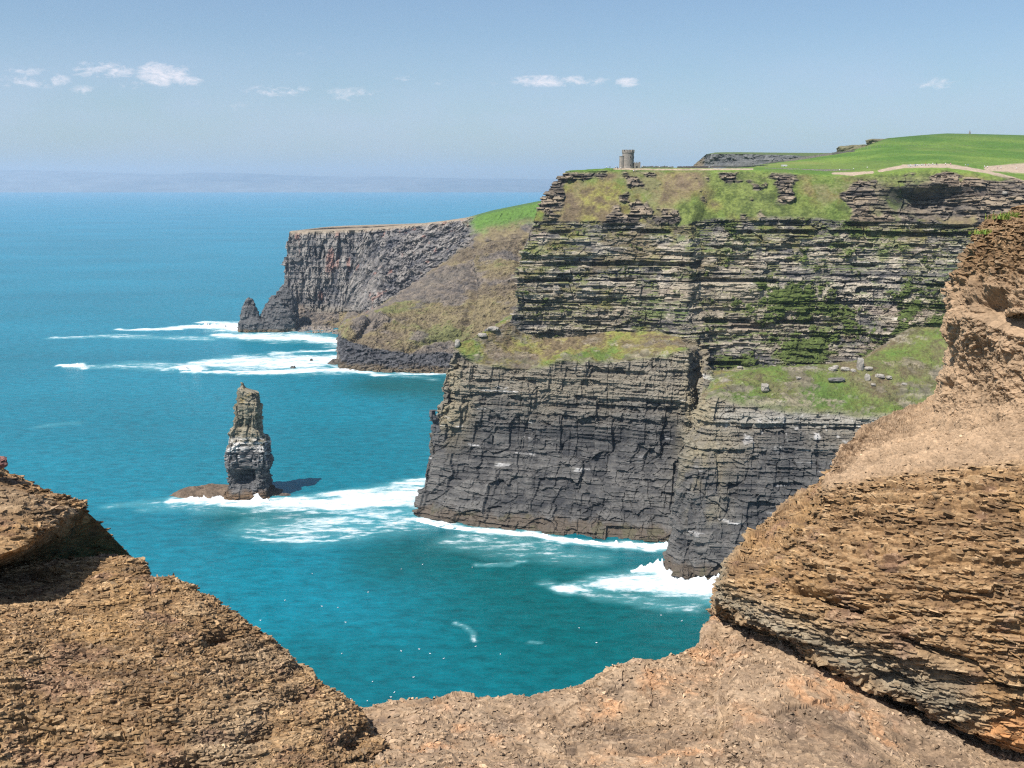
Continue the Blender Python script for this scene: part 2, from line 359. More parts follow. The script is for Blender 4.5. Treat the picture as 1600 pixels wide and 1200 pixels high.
rowU1 = [(807, 425, 674), (850, 425, 674), (885, 425, 674), (920, 425, 673), (970, 425, 672), (1035, 425, 668), (1076, 425, 662),
        (1092, 425, 671), (1120, 425, 672), (1150, 425, 670), (1195, 425, 668), (1265, 425, 666), (1345, 420, 664), (1440, 410, 654), (1640, 400, 626)]
rowU2 = [(832, 347, 686), (865, 348, 686), (900, 349, 685), (940, 350, 684), (985, 351, 683), (1040, 353, 680), (1080, 352, 676),
        (1096, 346, 683), (1125, 342, 684), (1155, 342, 682), (1205, 342, 680), (1270, 344, 677), (1350, 348, 674), (1445, 350, 664), (1660, 360, 636)]
rowS = [(850, 308, 698), (885, 306, 699), (920, 305, 699), (955, 304, 699), (1000, 304, 698), (1050, 304, 696), (1090, 303, 694),
        (1115, 300, 698), (1140, 300, 696), (1170, 300, 694), (1220, 302, 692), (1285, 304, 690), (1365, 304, 686), (1460, 305, 674), (1670, 318, 648)]
rowR = [(884, 268, 712), (915, 266, 714), (950, 263.5, 716), (985, 263, 718), (1030, 263, 718), (1075, 263.5, 716), (1110, 264, 716),
        (1140, 265.5, 716), (1165, 266, 714), (1190, 267, 712), (1235, 270, 708), (1300, 274, 704), (1380, 270, 698), (1470, 264, 690), (1690, 290, 664)]
rowP1 = [(900, 267, 770), (930, 266, 775), (965, 265, 780), (1000, 265, 790), (1040, 265, 800), (1080, 264.5, 800), (1115, 264, 800),
        (1145, 263, 800), (1165, 263, 800), (1195, 263, 800), (1240, 264, 800), (1305, 266, 790), (1385, 259, 770), (1475, 255, 750), (1690, 270, 730)]
rowP2 = [(930, 275, 1150), (960, 274, 1150), (985, 273, 1150), (1010, 273, 1150), (1050, 272, 1150), (1080, 270, 1100), (1110, 266, 1050),
        (1140, 262.5, 1000), (1165, 260, 1000), (1200, 256, 1000), (1255, 249, 1000), (1320, 239, 1000), (1380, 233, 1000), (1480, 232, 1000), (1690, 236, 1000)]
rowP3 = [(940, 285, 1500), (970, 285, 1500), (995, 284, 1500), (1015, 284, 1500), (1055, 283, 1500), (1085, 282, 1500), (1115, 280, 1500),
        (1145, 278, 1500), (1170, 276, 1450), (1205, 272, 1400), (1260, 264, 1350), (1330, 240, 1200), (1388, 217, 1250), (1480, 209, 1300), (1690, 214, 1300)]
rowP4 = [(p[0] + 6, 296, 2200) for p in rowP3]
rows = [rowB, rowM, rowT, rowG, rowF, rowU0, rowU1, rowU2, rowS, rowR, rowP1, rowP2, rowP3, rowP4]
A = ctrl(rows)
A = np.concatenate([A[:1] * 1.0, A]); A[0, :, 2] = -8; A[1, :, 2] = 0
# extra columns wrapping the seaward end round to the hidden north side
e = A[:, 0]; k = 14
w1 = e + np.array([9, 16, 0.0]); w2 = e + np.array([45, 210, 0]); w2[:, 2] = np.minimum(w2[:, 2], e[:, 2]) ; w3 = e + np.array([150, 640, 0]); w3[10:, 1] = e[10:, 1] + 300
w1[12:, :2] = e[12:, :2] + [6, 4]; w2[12:, :2] = e[12:, :2] + [16, 10]; w3[12:, :2] = e[12:, :2] + [30, 20]
for ww in (w1, w2, w3): ww[12:, 2] -= 5
A = np.concatenate([w3[:, None], w2[:, None], w1[:, None], A], 1)
G, v, u = dense(A, .42, .55, .5, capv=[6, 400, 400, 60, 60, 200, 200, 260, 140, 130, 120, 60, 60, 30], capu=[40, 120] + [0] * 15 + [150])
v = v - 1                                  # v: 0 base 1 M 2 T 3 G 4 F 5 U0 6 U1 7 U2 8 S 9 R 10 P1 11 P2 12 P3 13 P4
n = normals(G)
if np.median(n[60:-80, 300:-100, 1]) > 0: n = -n
Vv = np.broadcast_to(v[:, None], G.shape[:2]); Uu = np.broadcast_to(u[None, :], G.shape[:2])
nh = n.copy(); nh[..., 2] *= .25; nh /= np.linalg.norm(nh, axis=2, keepdims=True) + 1e-6
VE = Vv + (.10 * fbm(G, 14, 3, 7) + .05 * fbm(G, 5, 3, 17)) * (Vv > .5)
crease = np.exp(-((Uu - 10.0) / .95) ** 6)
lower = sstep(-.1, .05, Vv) * (1 - sstep(1.9, 2.12, VE)); Vk = Vv; Vv = np.where(Vv < 9.3, VE, Vv)
if 1:
    upper = sstep(3.88, 4.05, Vv) * (1 - sstep(6.95, 7.1, Vv)); slope = sstep(6.95, 7.1, Vv) * (1 - sstep(8.7, 9.05, Vv))
ledge = sstep(1.95, 2.15, Vv) * (1 - sstep(3.85, 4.0, Vv)); top = sstep(8.75, 9.1, Vv)
lower = np.maximum(lower, ledge * crease); ledge = ledge * (1 - crease)
PX, PY = to_px(G)
bd1, l1 = blocks(G, 9.0, 16, 1, .5); bd2, l2 = blocks(G, 3.2, 11, 2, .3); bd3, l3 = blocks(G, 1.15, 6.5, 3, .3); bd4, l4 = blocks(G, .6, 3.0, 4, .3)
jt, _ = blocks(G, 34, 9, 5, .2, .2, .15); jt2, _ = blocks(G, 22, 5, 6, .2, .3, .15)
big = fbm(G, 55, 3, 8, (1, 1, .7)); mid = fbm(G, 18, 4, 9, (1, 1, .5)); fin = fbm(G, 4, 4, 10)
massive = lower * (1 - sstep(45, 70, G[..., 2] + 10 * big))          # dark thick-bedded foot
thin = np.clip(1 - massive * .75, 0, 1)
z0_ = G[..., 2]
dU = 2.0 * mid + 1.9 * bd1 * .6 + 1.5 * bd2 + 1.0 * l2 + .75 * bd3 + .5 * l3 + .28 * bd4 + .5 * fin
# deep recessed beds that throw long shade lines
rec = sstep(.36, .46, hsh(np.floor(G[..., 2] / 5.2 + .3 * vn(G[..., 0] / 60, G[..., 1] * 0, G[..., 2] * 0, 9)), 3, 1, 77)) * sstep(.0, .25, vn(G[..., 0] / 22, G[..., 1] / 60, G[..., 2] / 5.2, 33))
zz = G[..., 2] / 5.2 + .3 * vn(G[..., 0] / 60, G[..., 1] * 0, G[..., 2] * 0, 9); zf = zz - np.floor(zz)
rec = rec * sstep(.25, .32, zf) * (1 - sstep(.78, .84, zf))
rug = sstep(-.3, .25, vn(G[..., 0] / 50, G[..., 1] / 60, G[..., 2] / 18, 34)); dU *= .6 + .55 * rug; dU -= 4.2 * rec; dU += 1.0 * blocks(G, 6.5, 60, 95, .2)[1]
crk = 1 - sstep(.0, .045, np.abs(vn(G[..., 0] / 11, G[..., 1] / 11, z0_ / 160, 91))); crk2 = 1 - sstep(.0, .06, np.abs(vn(G[..., 0] / 5, G[..., 1] / 5, z0_ / 70, 92)))
_, _, fb = blocks3(G, 9.0, 16, 1, .5); _, _, fb2 = blocks3(G, 3.2, 11, 2, .3)
bedg = (1 - sstep(.0, .08, fb)) * .8 + (1 - sstep(.0, .12, fb2)) * .2
dL = 3.0 * big + 1.2 * mid + 2.0 * jt + 1.2 * jt2 - .8 * crk - 1.2 - bedg * sstep(-.4, .2, mid) + thin * (1.1 * bd2 + .9 * l2 + .55 * bd3 + .35 * l3 + .2 * bd4) + (1 - thin) * (1.1 * bd1 + .7 * bd2 + .35 * bd3 + .2 * l3) + .35 * fin
dL -= 2.4 * rec * sstep(38, 58, G[..., 2]) * (1 - sstep(95, 110, G[..., 2]))
# fringe of wave-worn rock
dL += 1.6 * (1 - sstep(1, 9, G[..., 2])) * (.6 + .6 * mid)
rk = fbm(G, 26, 4, 14, (1, 1, 1)) + .35 * fbm(G, 7, 3, 15)            # rocky outcrops through the grass slope
rmask = sstep(.05, .22, rk + .30 * sstep(1290, 1420, PX) * sstep(265, 290, PY) - .15 * sstep(1150, 1200, PX) * (1 - sstep(1250, 1330, PX)))
rwin = np.exp(-(((PX - 1440) / 95) ** 4 + ((PY - 312) / 30) ** 4)); rmask = np.maximum(rmask, rwin * sstep(-.35, .1, rk + .2))
dS = 1.8 * mid + .45 * fin + rmask * (1.5 * bd2 + 1.3 * bd3 + .8 * l3 + 1.2) 
dG = 1.4 * mid + .7 * fin + .25 * bd4
# dark alcove high on the right
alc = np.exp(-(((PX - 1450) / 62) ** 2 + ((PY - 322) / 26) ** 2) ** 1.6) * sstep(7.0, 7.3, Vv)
dS = dS - 13 * alc * sstep(-.25, .3, fbm(G, 14, 3, 18, (1, 1, 1.6)) + .3) * (1 + .9 * mid) + 2.2 * rwin * bd1 + 4 * 1.6 * np.exp(-(((PX - 1455) / 75) ** 2 + ((PY - 291) / 9) ** 2)) * sstep(7.3, 7.5, Vv)
disp = lower * dL + upper * dU + slope * dS + ledge * dG
edge = np.exp(-((PX - 1078) / 10) ** 2) * upper
G2 = G + nh * disp[..., None]
# gentle relief on grass tops
G2[..., 2] += (top * (.5 * fin) + ledge * (1.2 * fin + .8 * mid)) * (1 - sstep(11.5, 12, Vv))
nn_ = normals(G2); nn_ = np.where((nn_[..., 2:3] * 0 + (n * nn_).sum(-1, keepdims=True)) < 0, -nn_, nn_)
z = G2[..., 2]
# colours
tone = .5 + .22 * l2 + .14 * l3 + .12 * bd3 + .14 * bd2 + .16 * bd4 + .25 * fin
dark = np.array([.052, .050, .054]); grey = np.array([.150, .138, .122]); pale = np.array([.40, .345, .265]); tan = np.array([.285, .235, .165])
thinb = blocks(G, .8, 40, 93, .3)[1]; thinc = blocks(G, 1.7, 50, 94, .3)[1]; tone = tone + .13 * thinb + .14 * thinc
colU = mixc(mixc(dark, grey, np.clip(tone * 1.6 - .1, 0, 1)), pale, np.clip((tone - .44) * 2.4, 0, 1))
tn = sstep(.0, .4, fbm(G, 40, 3, 50, (1, 1, 1.5)) + .12 * l1)
colU = mixc(colU, tan * (0.6 + .6 * np.clip(tone, 0, 1))[..., None], tn * .55)
pink = sstep(.25, .5, fbm(G, 30, 2, 51, (.6, .6, 2.5))); colU = mixc(colU, (.30, .20, .15), pink * .2)
toneL = .42 + .30 * fbm(G, 5, 3, 57, (1.3, 1.3, .10)) + .16 * jt + .14 * bd2 + .14 * bd3 + .12 * l3 + .30 * fin + .2 * big - .12 * crk - .25 * (bedg > .5) + .12 * thinb + .10 * thinc
colL = mixc((.034, .034, .036), (.135, .127, .116), np.clip(toneL, 0, 1))
lich = sstep(52, 84, z + 14 * fbm(G, 30, 3, 52, (1, 1, .3)) + 12 * (1 - sstep(700, 760, PX)) + 10 * np.exp(-((PX - 1120) / 60) ** 2))
colL = mixc(colL, (.235, .20, .145), lich * .72 * np.clip(.4 + tone, 0, 1))
edgeL = np.clip((1 - sstep(690, 760, PX)) * sstep(25, 60, z) * .8 + np.exp(-((PX - 1095) / 32) ** 2) * sstep(12, 35, z) * .8, 0, 1) * sstep(-.3, .2, fbm(G, 9, 3, 53, (1, 1, .4)))
colL = mixc(colL, (.27, .225, .135), edgeL * .7)
guano = sstep(.36, .5, fbm(G, 10, 4, 54, (.6, .6, 3.0))) * sstep(.2, .7, l3 + .3 * bd3) * sstep(15, 26, z)
streak = sstep(.3, .5, fbm(G, 5, 3, 55, (1.6, 1.6, .14))) * sstep(1110, 1150, PX) * np.exp(-((PY - 668) / 26) ** 2) * (PX < 1500)
colL = mixc(colL, (.62, .60, .58), np.clip(guano * .55 + streak * .6, 0, .8))
paleband = np.exp(-((PY - (650 + (PX - 1100) * .03)) / 14) ** 2) * sstep(1110, 1130, PX) * (z > 50); colL = mixc(colL, (.30, .285, .25), paleband * .6)
weed = 1 - sstep(4.5, 8.5, z + 3 * fin); colL = mixc(colL, (.098, .076, .055), weed * .8)
alg = weed * sstep(.1, .3, fbm(G, 8, 3, 56)) ; colL = mixc(colL, (.07, .085, .03), alg * .25)
colU = mixc(colU, (.60, .58, .55), guano * .35)
gr_g = np.array([.060, .098, .020]); gr_y = np.array([.195, .175, .052]); gr_b = np.array([.140, .105, .060]); gr_l = np.array([.105, .142, .032])
gn = fbm(G, 30, 4, 60); gf = fbm(G, 5, 4, 61, rough=.7)
gcol = mixc(gr_b, gr_y, sstep(-.35, .15, gn + .6 * gf)); gcol = mixc(gcol, gr_l, sstep(.0, .35, gn + .5 * gf)); 
gf = np.clip(gf + .8 * fbm(G, 1.3, 3, 68, rough=.7), -1, 1); gcol = gcol * (1 + .6 * gf)[..., None]
# ledges: B greener
gB = mixc(gcol, gr_g * (1.25 + .6 * gf)[..., None], np.clip(.05 + .65 * sstep(1110, 1160, PX) + 1.0 * gn + .5 * gf, 0, 1) * ledge)
colG = gB
colS = mixc(gcol, np.array([.17, .125, .085]) * (1 + .4 * gf)[..., None], sstep(-.12, .22, fbm(G, 22, 4, 62) + .25 * gf) * .55)
greenr = np.clip(sstep(-.1, .25, fbm(G, 34, 3, 63) + .45 * np.exp(-((PX - 1180) / 110) ** 2) + .30 * sstep(8.0, 8.8, Vv) - .22 - .15 * (PX < 1080)), 0, 1)
colS = mixc(colS * .92, mixc(gr_g, gr_l, sstep(-.3, .3, gf)) * (1.0 + .5 * gf)[..., None], greenr * .8)
colS = mixc(colS, colU * np.array([.68, .62, .56]), np.clip(rmask, 0, 1))
steep = 1 - sstep(.0, .22, nn_[..., 2]); colS = mixc(colS, np.array([.075, .064, .056]) * (1 + .6 * fin)[..., None], steep * .8)
colS = mixc(colS, np.array([.085, .080, .078]) * (1 + .8 * fin)[..., None], np.clip(alc * 1.4, 0, 1) * .4)  # shade of the alcove painted into the slope colour
colT = mixc(np.array([.070, .140, .020]), np.array([.130, .195, .034]), sstep(-.3, .4, fbm(G, 60, 4, 64))) * (1 + .35 * gf)[..., None]
colT = mixc(colT, (.20, .20, .06), sstep(.15, .5, fbm(G, 40, 4, 65, (1, .4, 1))) * .5)
farfield = sstep(11.2, 11.8, Vv); colT = mixc(colT, np.array([.040, .095, .02]), farfield * .6); colT = mixc(colT, np.array([.15, .165, .05]), sstep(.05, .4, fbm(G, 90, 4, 71, (1, .5, 1))) * .35)
# trodden paths and bare ground along the rim
def pathm(pts):
    r = np.zeros(PX.shape, np.float32)
    for (x0, y0, w0), (x1, y1, w1) in zip(pts[:-1], pts[1:]):
        dd = (x1 - x0) ** 2 + ((y1 - y0)) ** 2; tt = np.clip(((PX - x0) * (x1 - x0) + (PY - y0) * (y1 - y0)) / dd, 0, 1)
        d_ = np.hypot((PX - x0 - tt * (x1 - x0)) * .5, PY - y0 - tt * (y1 - y0)) / (w0 + (w1 - w0) * tt); r = np.maximum(r, 1 - sstep(.7, 1.1, d_))
    return r
pm = pathm([(960, 264, 1.2), (1060, 265, 1.6), (1175, 264.5, 1.2)]) + pathm([(1302, 271, 1.5), (1330, 272, 3), (1362, 269, 2)]) + pathm([(1375, 267, 2), (1412, 260, 3), (1480, 259, 3.5), (1540, 268, 2.5), (1600, 284, 3)]) \
   + pathm([(1545, 263, 4), (1600, 263, 9), (1700, 270, 12)])
pm = np.clip(pm, 0, 1) * sstep(8.55, 8.75, Vv) * (Vv < 11.2)
colT = mixc(colT, np.array([.36, .28, .205]) * (1 + .2 * gf)[..., None], pm)
# growth on the upper wall's ledges and in its gullies
vb = np.zeros(PX.shape, np.float32)
for (cx, cy, rx, ry, st) in [(1240, 470, 60, 38, .75), (1255, 540, 55, 30, .75), (1180, 480, 40, 14, .5), (1420, 500, 30, 50, .55), (1140, 390, 14, 40, .5), (1160, 565, 50, 14, .55), (1330, 370, 22, 40, .45), (1300, 480, 50, 26, .45), (1350, 520, 60, 20, .55), (1400, 555, 60, 14, .6), (1465, 520, 22, 40, .7), (1250, 400, 30, 12, .4), (1210, 575, 60, 10, .7), (1105, 480, 14, 30, .4), (1450, 600, 60, 60, .8)]:
    vb = np.maximum(vb, st * np.exp(-(((PX - cx) / rx) ** 2 + ((PY - cy) / ry) ** 2)))
vn_ = fbm(G, 9, 4, 66, (1, 1, 1.6)); vn2_ = fbm(G, 2.2, 3, 70, rough=.7); veg = sstep(.30, .42, vb * .80 + .50 * vn_ + .38 * vn2_ + .10 * sstep(.2, .6, nn_[..., 2]) + .04 * sstep(150, 180, z)) * upper
ledg = sstep(.45, .7, nn_[..., 2]) * sstep(-.2, .15, vn_ + .15 * sstep(150, 175, z)) * upper
colU = mixc(colU, mixc(gcol, gr_g * (.9 + .4 * gf)[..., None], .6), np.clip(ledg * .8, 0, 1))
moss = sstep(.02, .3, fbm(G, 11, 4, 69, (1, 1, 2.2)) + .30 * sstep(5.9, 6.6, Vv) - .15 * (PX > 1100) - .12); colU = mixc(colU, gcol * .85, np.clip(moss, 0, 1) * .62)
colU = mixc(colU, np.array([.070, .092, .024]) * (1 + .7 * gf)[..., None], veg)
col = colL * lower[..., None] + colU * upper[..., None] + colS * slope[..., None] + colG * ledge[..., None] + colT * top[..., None]
wsum = (lower + upper + slope + ledge + top)[..., None]; col = col / np.maximum(wsum, .05)
# brown scree and bare rock breaking through the ledge grass
br = ledge * sstep(.0, .30, fbm(G, 13, 4, 67) + .5 * gf + .25 * (1 - sstep(2.05, 2.4, Vv)) ); col = mixc(col, mixc(np.array([.13, .10, .07]), colU, .5) * (1 + .3 * fin)[..., None], np.clip(br * .8, 0, 1))
G2[..., :] += nh * (veg * 1.2 * (1 + vn_))[..., None]
col = np.clip(col, .01, .85)
tag(mesh_obj('headland', G2, grid_faces(*G2.shape[:2]), M_CLIFF, col), 'layered grey sea cliff with grassy ledges and a green clifftop', 'cliff', kind='structure')
MAIN = dict(PX=to_px(G2)[0], PY=to_px(G2)[1], G=G2, v=Vv)
del n, nn_, disp, dU, dL, dS, bd1, bd2, bd3, bd4

def main_surface(px, py, vmin=-1, vmax=99):
    """nearest visible point of the main headland seen at a picture position (used to stand things on it)"""
    m_ = (abs(MAIN['PX'] - px) < 3) & (abs(MAIN['PY'] - py) < 3) & (MAIN['v'] > vmin) & (MAIN['v'] < vmax)
    if not m_.any(): m_ = (abs(MAIN['PX'] - px) < 9) & (abs(MAIN['PY'] - py) < 9) & (MAIN['v'] > vmin) & (MAIN['v'] < vmax)
    if not m_.any(): return None
    q = MAIN['G'][m_]; return q[np.argmin(q[:, 1])]
def main_ground(x, y):
    """height of the clifftop / ledge at x, y"""
    g = MAIN['G'][MAIN['v'] > 8.4]; d = (g[:, 0] - x) ** 2 + (g[:, 1] - y) ** 2
    return g[np.argmin(d), 2]

# ------------------------------------------------------------------ far headland
fB = [(458, 518), (500, 521), (529, 523), (531, 576), (595, 581), (650, 583), (705, 584), (770, 586), (870, 588), (980, 590)]
fD = [(455, 508, 1462), (500, 512, 1450), (530, 515, 1440), (536, 528, 1172), (592, 546, 1146), (650, 553, 1138), (705, 553, 1138), (770, 556, 1136), (870, 558, 1134), (980, 560, 1130)]
fS = [(448, 492, 1478), (500, 500, 1465), (532, 505, 1455), (545, 506, 1200), (612, 500, 1230), (665, 490, 1240), (720, 478, 1245), (775, 465, 1245), (870, 455, 1240), (980, 450, 1240)]
fW = [(440, 462, 1490), (495, 488, 1478), (538, 486, 1468), (586, 484, 1340), (640, 448, 1370), (690, 412, 1390), (722, 388, 1400), (765, 376, 1400), (850, 368, 1400), (980, 360, 1400)]
fT = [(452, 363, 1500), (505, 361, 1500), (560, 359, 1500), (610, 355, 1496), (655, 351, 1488), (695, 346, 1475), (728, 342, 1465), (768, 332, 1460), (845, 316, 1460), (980, 300, 1460)]
fP = [(458, 360.5, 1540), (508, 359, 1545), (562, 357.5, 1550), (611, 354, 1550), (656, 349.5, 1550), (697, 344.5, 1550), (730, 339.5, 1560), (770, 328.5, 1600), (848, 313, 1600), (980, 297, 1600)]
A = ctrl([fB, fD, fS, fW, fT, fP]); A[0, :, 2] = 0
b0 = A[0].copy(); b0[:, 2] = -8; pe = A[-1] + [0, 200, -6]; pe2 = A[-1] + [0, 700, -30]
A = np.concatenate([b0[None], A, pe[None], pe2[None]])
e = A[:, 0]; A = np.concatenate([(e + [240, 500, -5])[:, None], (e + [30, 160, 0])[:, None], (e + [5, 20, 0])[:, None], A], 1)
G, v, u = dense(A, .95, .4, .45, capv=[4, 0, 0, 0, 0, 30, 30, 20], capu=[30, 60] + [0] * 10)
v = v - 1; n = normals(G)
if np.median(n[20:-80, 120:, 1]) > 0: n = -n
Vv = np.broadcast_to(v[:, None], G.shape[:2]); PX, PY = to_px(G)
nh = n.copy(); nh[..., 2] *= .3; nh /= np.linalg.norm(nh, axis=2, keepdims=True) + 1e-6
leftp = 1 - sstep(528, 534, PX) * (PY > 470)
wall = sstep(2.9, 3.05, Vv) * (1 - sstep(3.92, 4.02, Vv)); foot = (1 - sstep(.93, 1.06, Vv)); slump = sstep(.93, 1.06, Vv) * (1 - sstep(2.9, 3.05, Vv)); topf = sstep(3.92, 4.02, Vv)
foot = np.where(PX < 531, foot * 1.0, foot)
r1, q1 = blocks(G, 70, 13, 21, .5); r2, q2 = blocks(G, 30, 6, 22, .6); r3, q3 = blocks(G, 9, 4, 23, .6); s1_, p1_ = blocks(G, 3.0, 9, 24)
fin = fbm(G, 9, 4, 30, (1, 1, .45)); mid = fbm(G, 45, 4, 31, (1, 1, .4)); iso = fbm(G, 6, 4, 32, rough=.65)
colm = wall * (1 - sstep(722, 745, PX) * .88)
disp = colm * (6 * mid + 3.4 * r1 + 2.6 * r2 + 1.6 * r3 + 2.5 * fin + .7 * p1_) + foot * (3 * mid + 2.2 * r2 + 1.6 * r3 + 1.1 * s1_ + 1.6 * fin) + slump * (9 * mid + 5.0 * iso + 2.5 * fin - 7 * (1 - sstep(0, .12, np.abs(vn(G[..., 0] / 60, G[..., 1] / 110, G[..., 2] / 160, 38))))) * (1 - .85 * sstep(3.2, 3.6, Vv) * 1.0) * np.where((PX > 725) & (Vv > 3), .3, 1) 
G2 = G + nh * disp[..., None]
z = G2[..., 2]
tw = .5 + .18 * r1 + .16 * r2 + .14 * r3 + .5 * fin
cw = mixc((.058, .060, .070), (.25, .225, .20), np.clip(.5 + (tw - .5) * 1.35, 0, 1)); cw = mixc(cw, (.36, .29, .215), sstep(-6, 1.5, z - np.interp(PX, [p[0] for p in fT], A[5, 3:, 2]) + 5 * fin) * .85 * (PX < 760))
cw = mixc(cw, (.25, .21, .15), (1 - sstep(20, 34, z)) * .5); cw = mixc(cw, (.30, .13, .09), sstep(.42, .6, fbm(G, 14, 2, 35, (1.6, 1.6, .3))) * .5)
cf = mixc((.040, .040, .045), (.125, .120, .12), np.clip(.35 + .3 * fin + .2 * s1_ + .15 * r2, 0, 1)); cf = mixc(cf, (.15, .11, .06), (1 - sstep(3, 7, z + 2 * fin)) * .7)
cf = mixc(cf, mixc((.15, .14, .14), (.28, .23, .17), np.clip(.5 + iso, 0, 1)), (PX < 531) * 1.0)
gs = fbm(G, 50, 4, 36) + .5 * iso
cs = mixc((.135, .105, .070), (.175, .14, .075), sstep(-.4, .2, gs)); cs = mixc(cs, (.115, .125, .045), sstep(.2, .6, gs + .15 * (PX > 600) * (PX < 720) * sstep(470, 500, PY))* .8)
rocky = sstep(.0, .2, fbm(G, 34, 4, 37) + .25 * sstep(2.4, 2.9, Vv) * (PX < 740) + .06 + .4 * np.exp(-(((PX - 650) / 70) ** 2 + ((PY - 455) / 25) ** 2)) + .5 * sstep(.0, .0001, 531 - PX) + .25 * (1 - sstep(1.0, 1.25, Vv)) - .12)
cs = cs * (1 + .5 * iso)[..., None]; cs = mixc(cs, mixc((.065, .06, .06), (.19, .155, .125), np.clip(.5 + 1.3 * iso + .3 * fin, 0, 1)), rocky * .9)
ct = mixc((.26, .21, .15), (.065, .125, .03), sstep(722, 750, PX + 10 * fin)); ct = ct * (1 + .25 * iso)[..., None]
cs = mixc(cs, ct, sstep(3.35, 3.7, Vv) * (PX > 728)); cw = mixc(cw, mixc(cs, (.085, .16, .03), sstep(3.3, 3.7, Vv + .3 * fin)), sstep(728, 745, PX + 8 * fin) * (1 - .0 * Vv))
ww = (wall + foot + slump + topf)[..., None]
col = (cw * wall[..., None] + cf * foot[..., None] + cs * slump[..., None] + ct * topf[..., None]) / np.maximum(ww, .05)
tag(mesh_obj('headland', G2, grid_faces(*G2.shape[:2]), M_FAR, np.clip(col, .01, .8)), 'farther headland with a columnar cliff and a brown green landslip at its foot', 'cliff', kind='structure')

# distant cliff end and rocky knoll behind the clifftop fields
A = ctrl([[(1080, 262, 1500), (1102, 262, 1450), (1150, 262, 1400), (1220, 262, 1370), (1300, 262, 1360), (1420, 262, 1350)],
          [(1085, 258, 1500), (1104, 256, 1452), (1150, 256, 1402), (1220, 256, 1372), (1300, 256, 1362), (1420, 250, 1350)],
          [(1090, 254, 1500), (1104, 241, 1456), (1150, 240.5, 1408), (1220, 242, 1380), (1300, 246, 1370), (1420, 240, 1350)],
          [(1096, 252, 1520), (1118, 238.2, 1475), (1155, 237.8, 1450), (1222, 238.5, 1450), (1300, 239, 1450), (1420, 238, 1450)],
          [(1110, 256, 1700), (1122, 244, 1700), (1155, 242, 1700), (1222, 242, 1700), (1300, 242, 1700), (1420, 242, 1700)]])
A = np.concatenate([(A[:, :1] + [30, 160, -12]), A], 1)
G, v, u = dense(A, 1.0, .3, .4); n = normals(G); n = np.where(n[..., 1:2] > 0, -n, n); PX, PY = to_px(G); Vv = np.broadcast_to(v[:, None], PX.shape)
r2, q2 = blocks(G, 12, 12, 41); r3, q3 = blocks(G, 3, 5, 42); fin = fbm(G, 6, 4, 43); w_ = sstep(.9, 1.1, Vv) * (1 - sstep(1.9, 2.15, Vv))
G2 = G + n * [1, 1, .2] * (w_ * (2 * r2 + 1.4 * r3 + 1.5 * fin))[..., None]
cc = mixc((.05, .055, .06), (.16, .16, .155), np.clip(.5 + .3 * r3 + .5 * fin, 0, 1)); cc = mixc(cc, (.085, .12, .04), np.clip(sstep(1.95, 2.1, Vv) + sstep(1240, 1290, PX) * .8, 0, 1))
cc = mixc(cc, (.15, .12, .08), (1 - sstep(1096, 1102, PX)))
tag(mesh_obj('distant_cliff', G2, grid_faces(*G2.shape[:2]), M_FAR, cc), 'dark rock face at the end of the fields right of the tower', 'cliff', kind='structure')

# ------------------------------------------------------------------ free-standing stacks (lofted, every side real)
def loft(levels, D, nth, dz, depth=.8, sq=2.6, jit_seed=0, zmin=None):
    """levels from top down: (py, left px, right px)"""
    L = []
    for py, a, b_ in levels:
        pl = P(a, py, D); pr = P(b_, py, D); L.append((pl[2], (pl[0] + pr[0]) / 2, (pr[0] - pl[0]) / 2))
    L = np.array(L[::-1])
    if zmin is not None: L = np.concatenate([[[zmin, L[0, 1], L[0, 2] * 1.02]], L])
    zs = np.arange(L[0, 0], L[-1, 0], dz); cx = np.interp(zs, L[:, 0], L[:, 1]); hw = np.interp(zs, L[:, 0], L[:, 2])
    th = np.linspace(0, 2 * np.pi, nth + 1) - np.pi / 2 + np.pi
    c = np.cos(th); s = np.sin(th); rx = np.sign(c) * np.abs(c) ** (2 / sq); ry = np.sign(s) * np.abs(s) ** (2 / sq)
    hd = hw * depth
    Gx = cx[:, None] + hw[:, None] * rx; Gy = D + hd[:, None] * ry; Gz = np.broadcast_to(zs[:, None], Gx.shape)
    G = np.stack([Gx, Gy, Gz], -1); nh = np.stack([np.broadcast_to(c, Gx.shape), np.broadcast_to(s, Gx.shape), Gx * 0], -1)
    # close the top
    return G, nh, cx, zs
def close_top(G, rings=6):
    top = G[-1]; c = top[:-1].mean(0); out = [G]
    for i in range(1, rings + 1):
        t = 1 - i / rings; r = c + (top - c) * t; r[:, 2] += (1 - t) * .4; out.append(r[None])
    return np.concatenate(out)
stk = [(597, 376, 382), (603, 374, 386), (606, 373, 400), (618, 371, 403), (630, 370, 406), (631, 368, 407), (650, 367, 409), (664, 363, 411), (670, 358, 413), (672, 356, 414), (680, 356, 415),
       (684, 357, 420), (692, 355, 425), (700, 353, 427), (715, 352, 427), (733, 354, 426), (742, 356, 423), (756, 355, 424), (768, 354, 426), (778, 351, 431)]
DST = seaD(392, 772)
stk = [(y_, a_ + (1.6 if y_ > 604 else 0) + 4.0 * min(1, max(0, (y_ - 640) / 30)) * (1.35 - .035 * max(10, y_ - 740)), b_ - (1.8 if y_ > 604 else 0) - 4.0 * min(1, max(0, (y_ - 640) / 30)) * (1.35 - .035 * max(10, y_ - 740))) for y_, a_, b_ in stk]
G, nh, _, _ = loft(stk, DST, 360, .26, depth=.95, sq=5.0, zmin=-4)
PX, PY = to_px(G)
b1, l1 = blocks(G, 5.0, 6, 61, .5, .3); b2, l2 = blocks(G, 1.6, 3.2, 62, .5); b3, l3 = blocks(G, .75, 1.6, 63); jt, _ = blocks(G, 17, 3.6, 64, .4, .3); fin = fbm(G, 2.2, 4, 65)
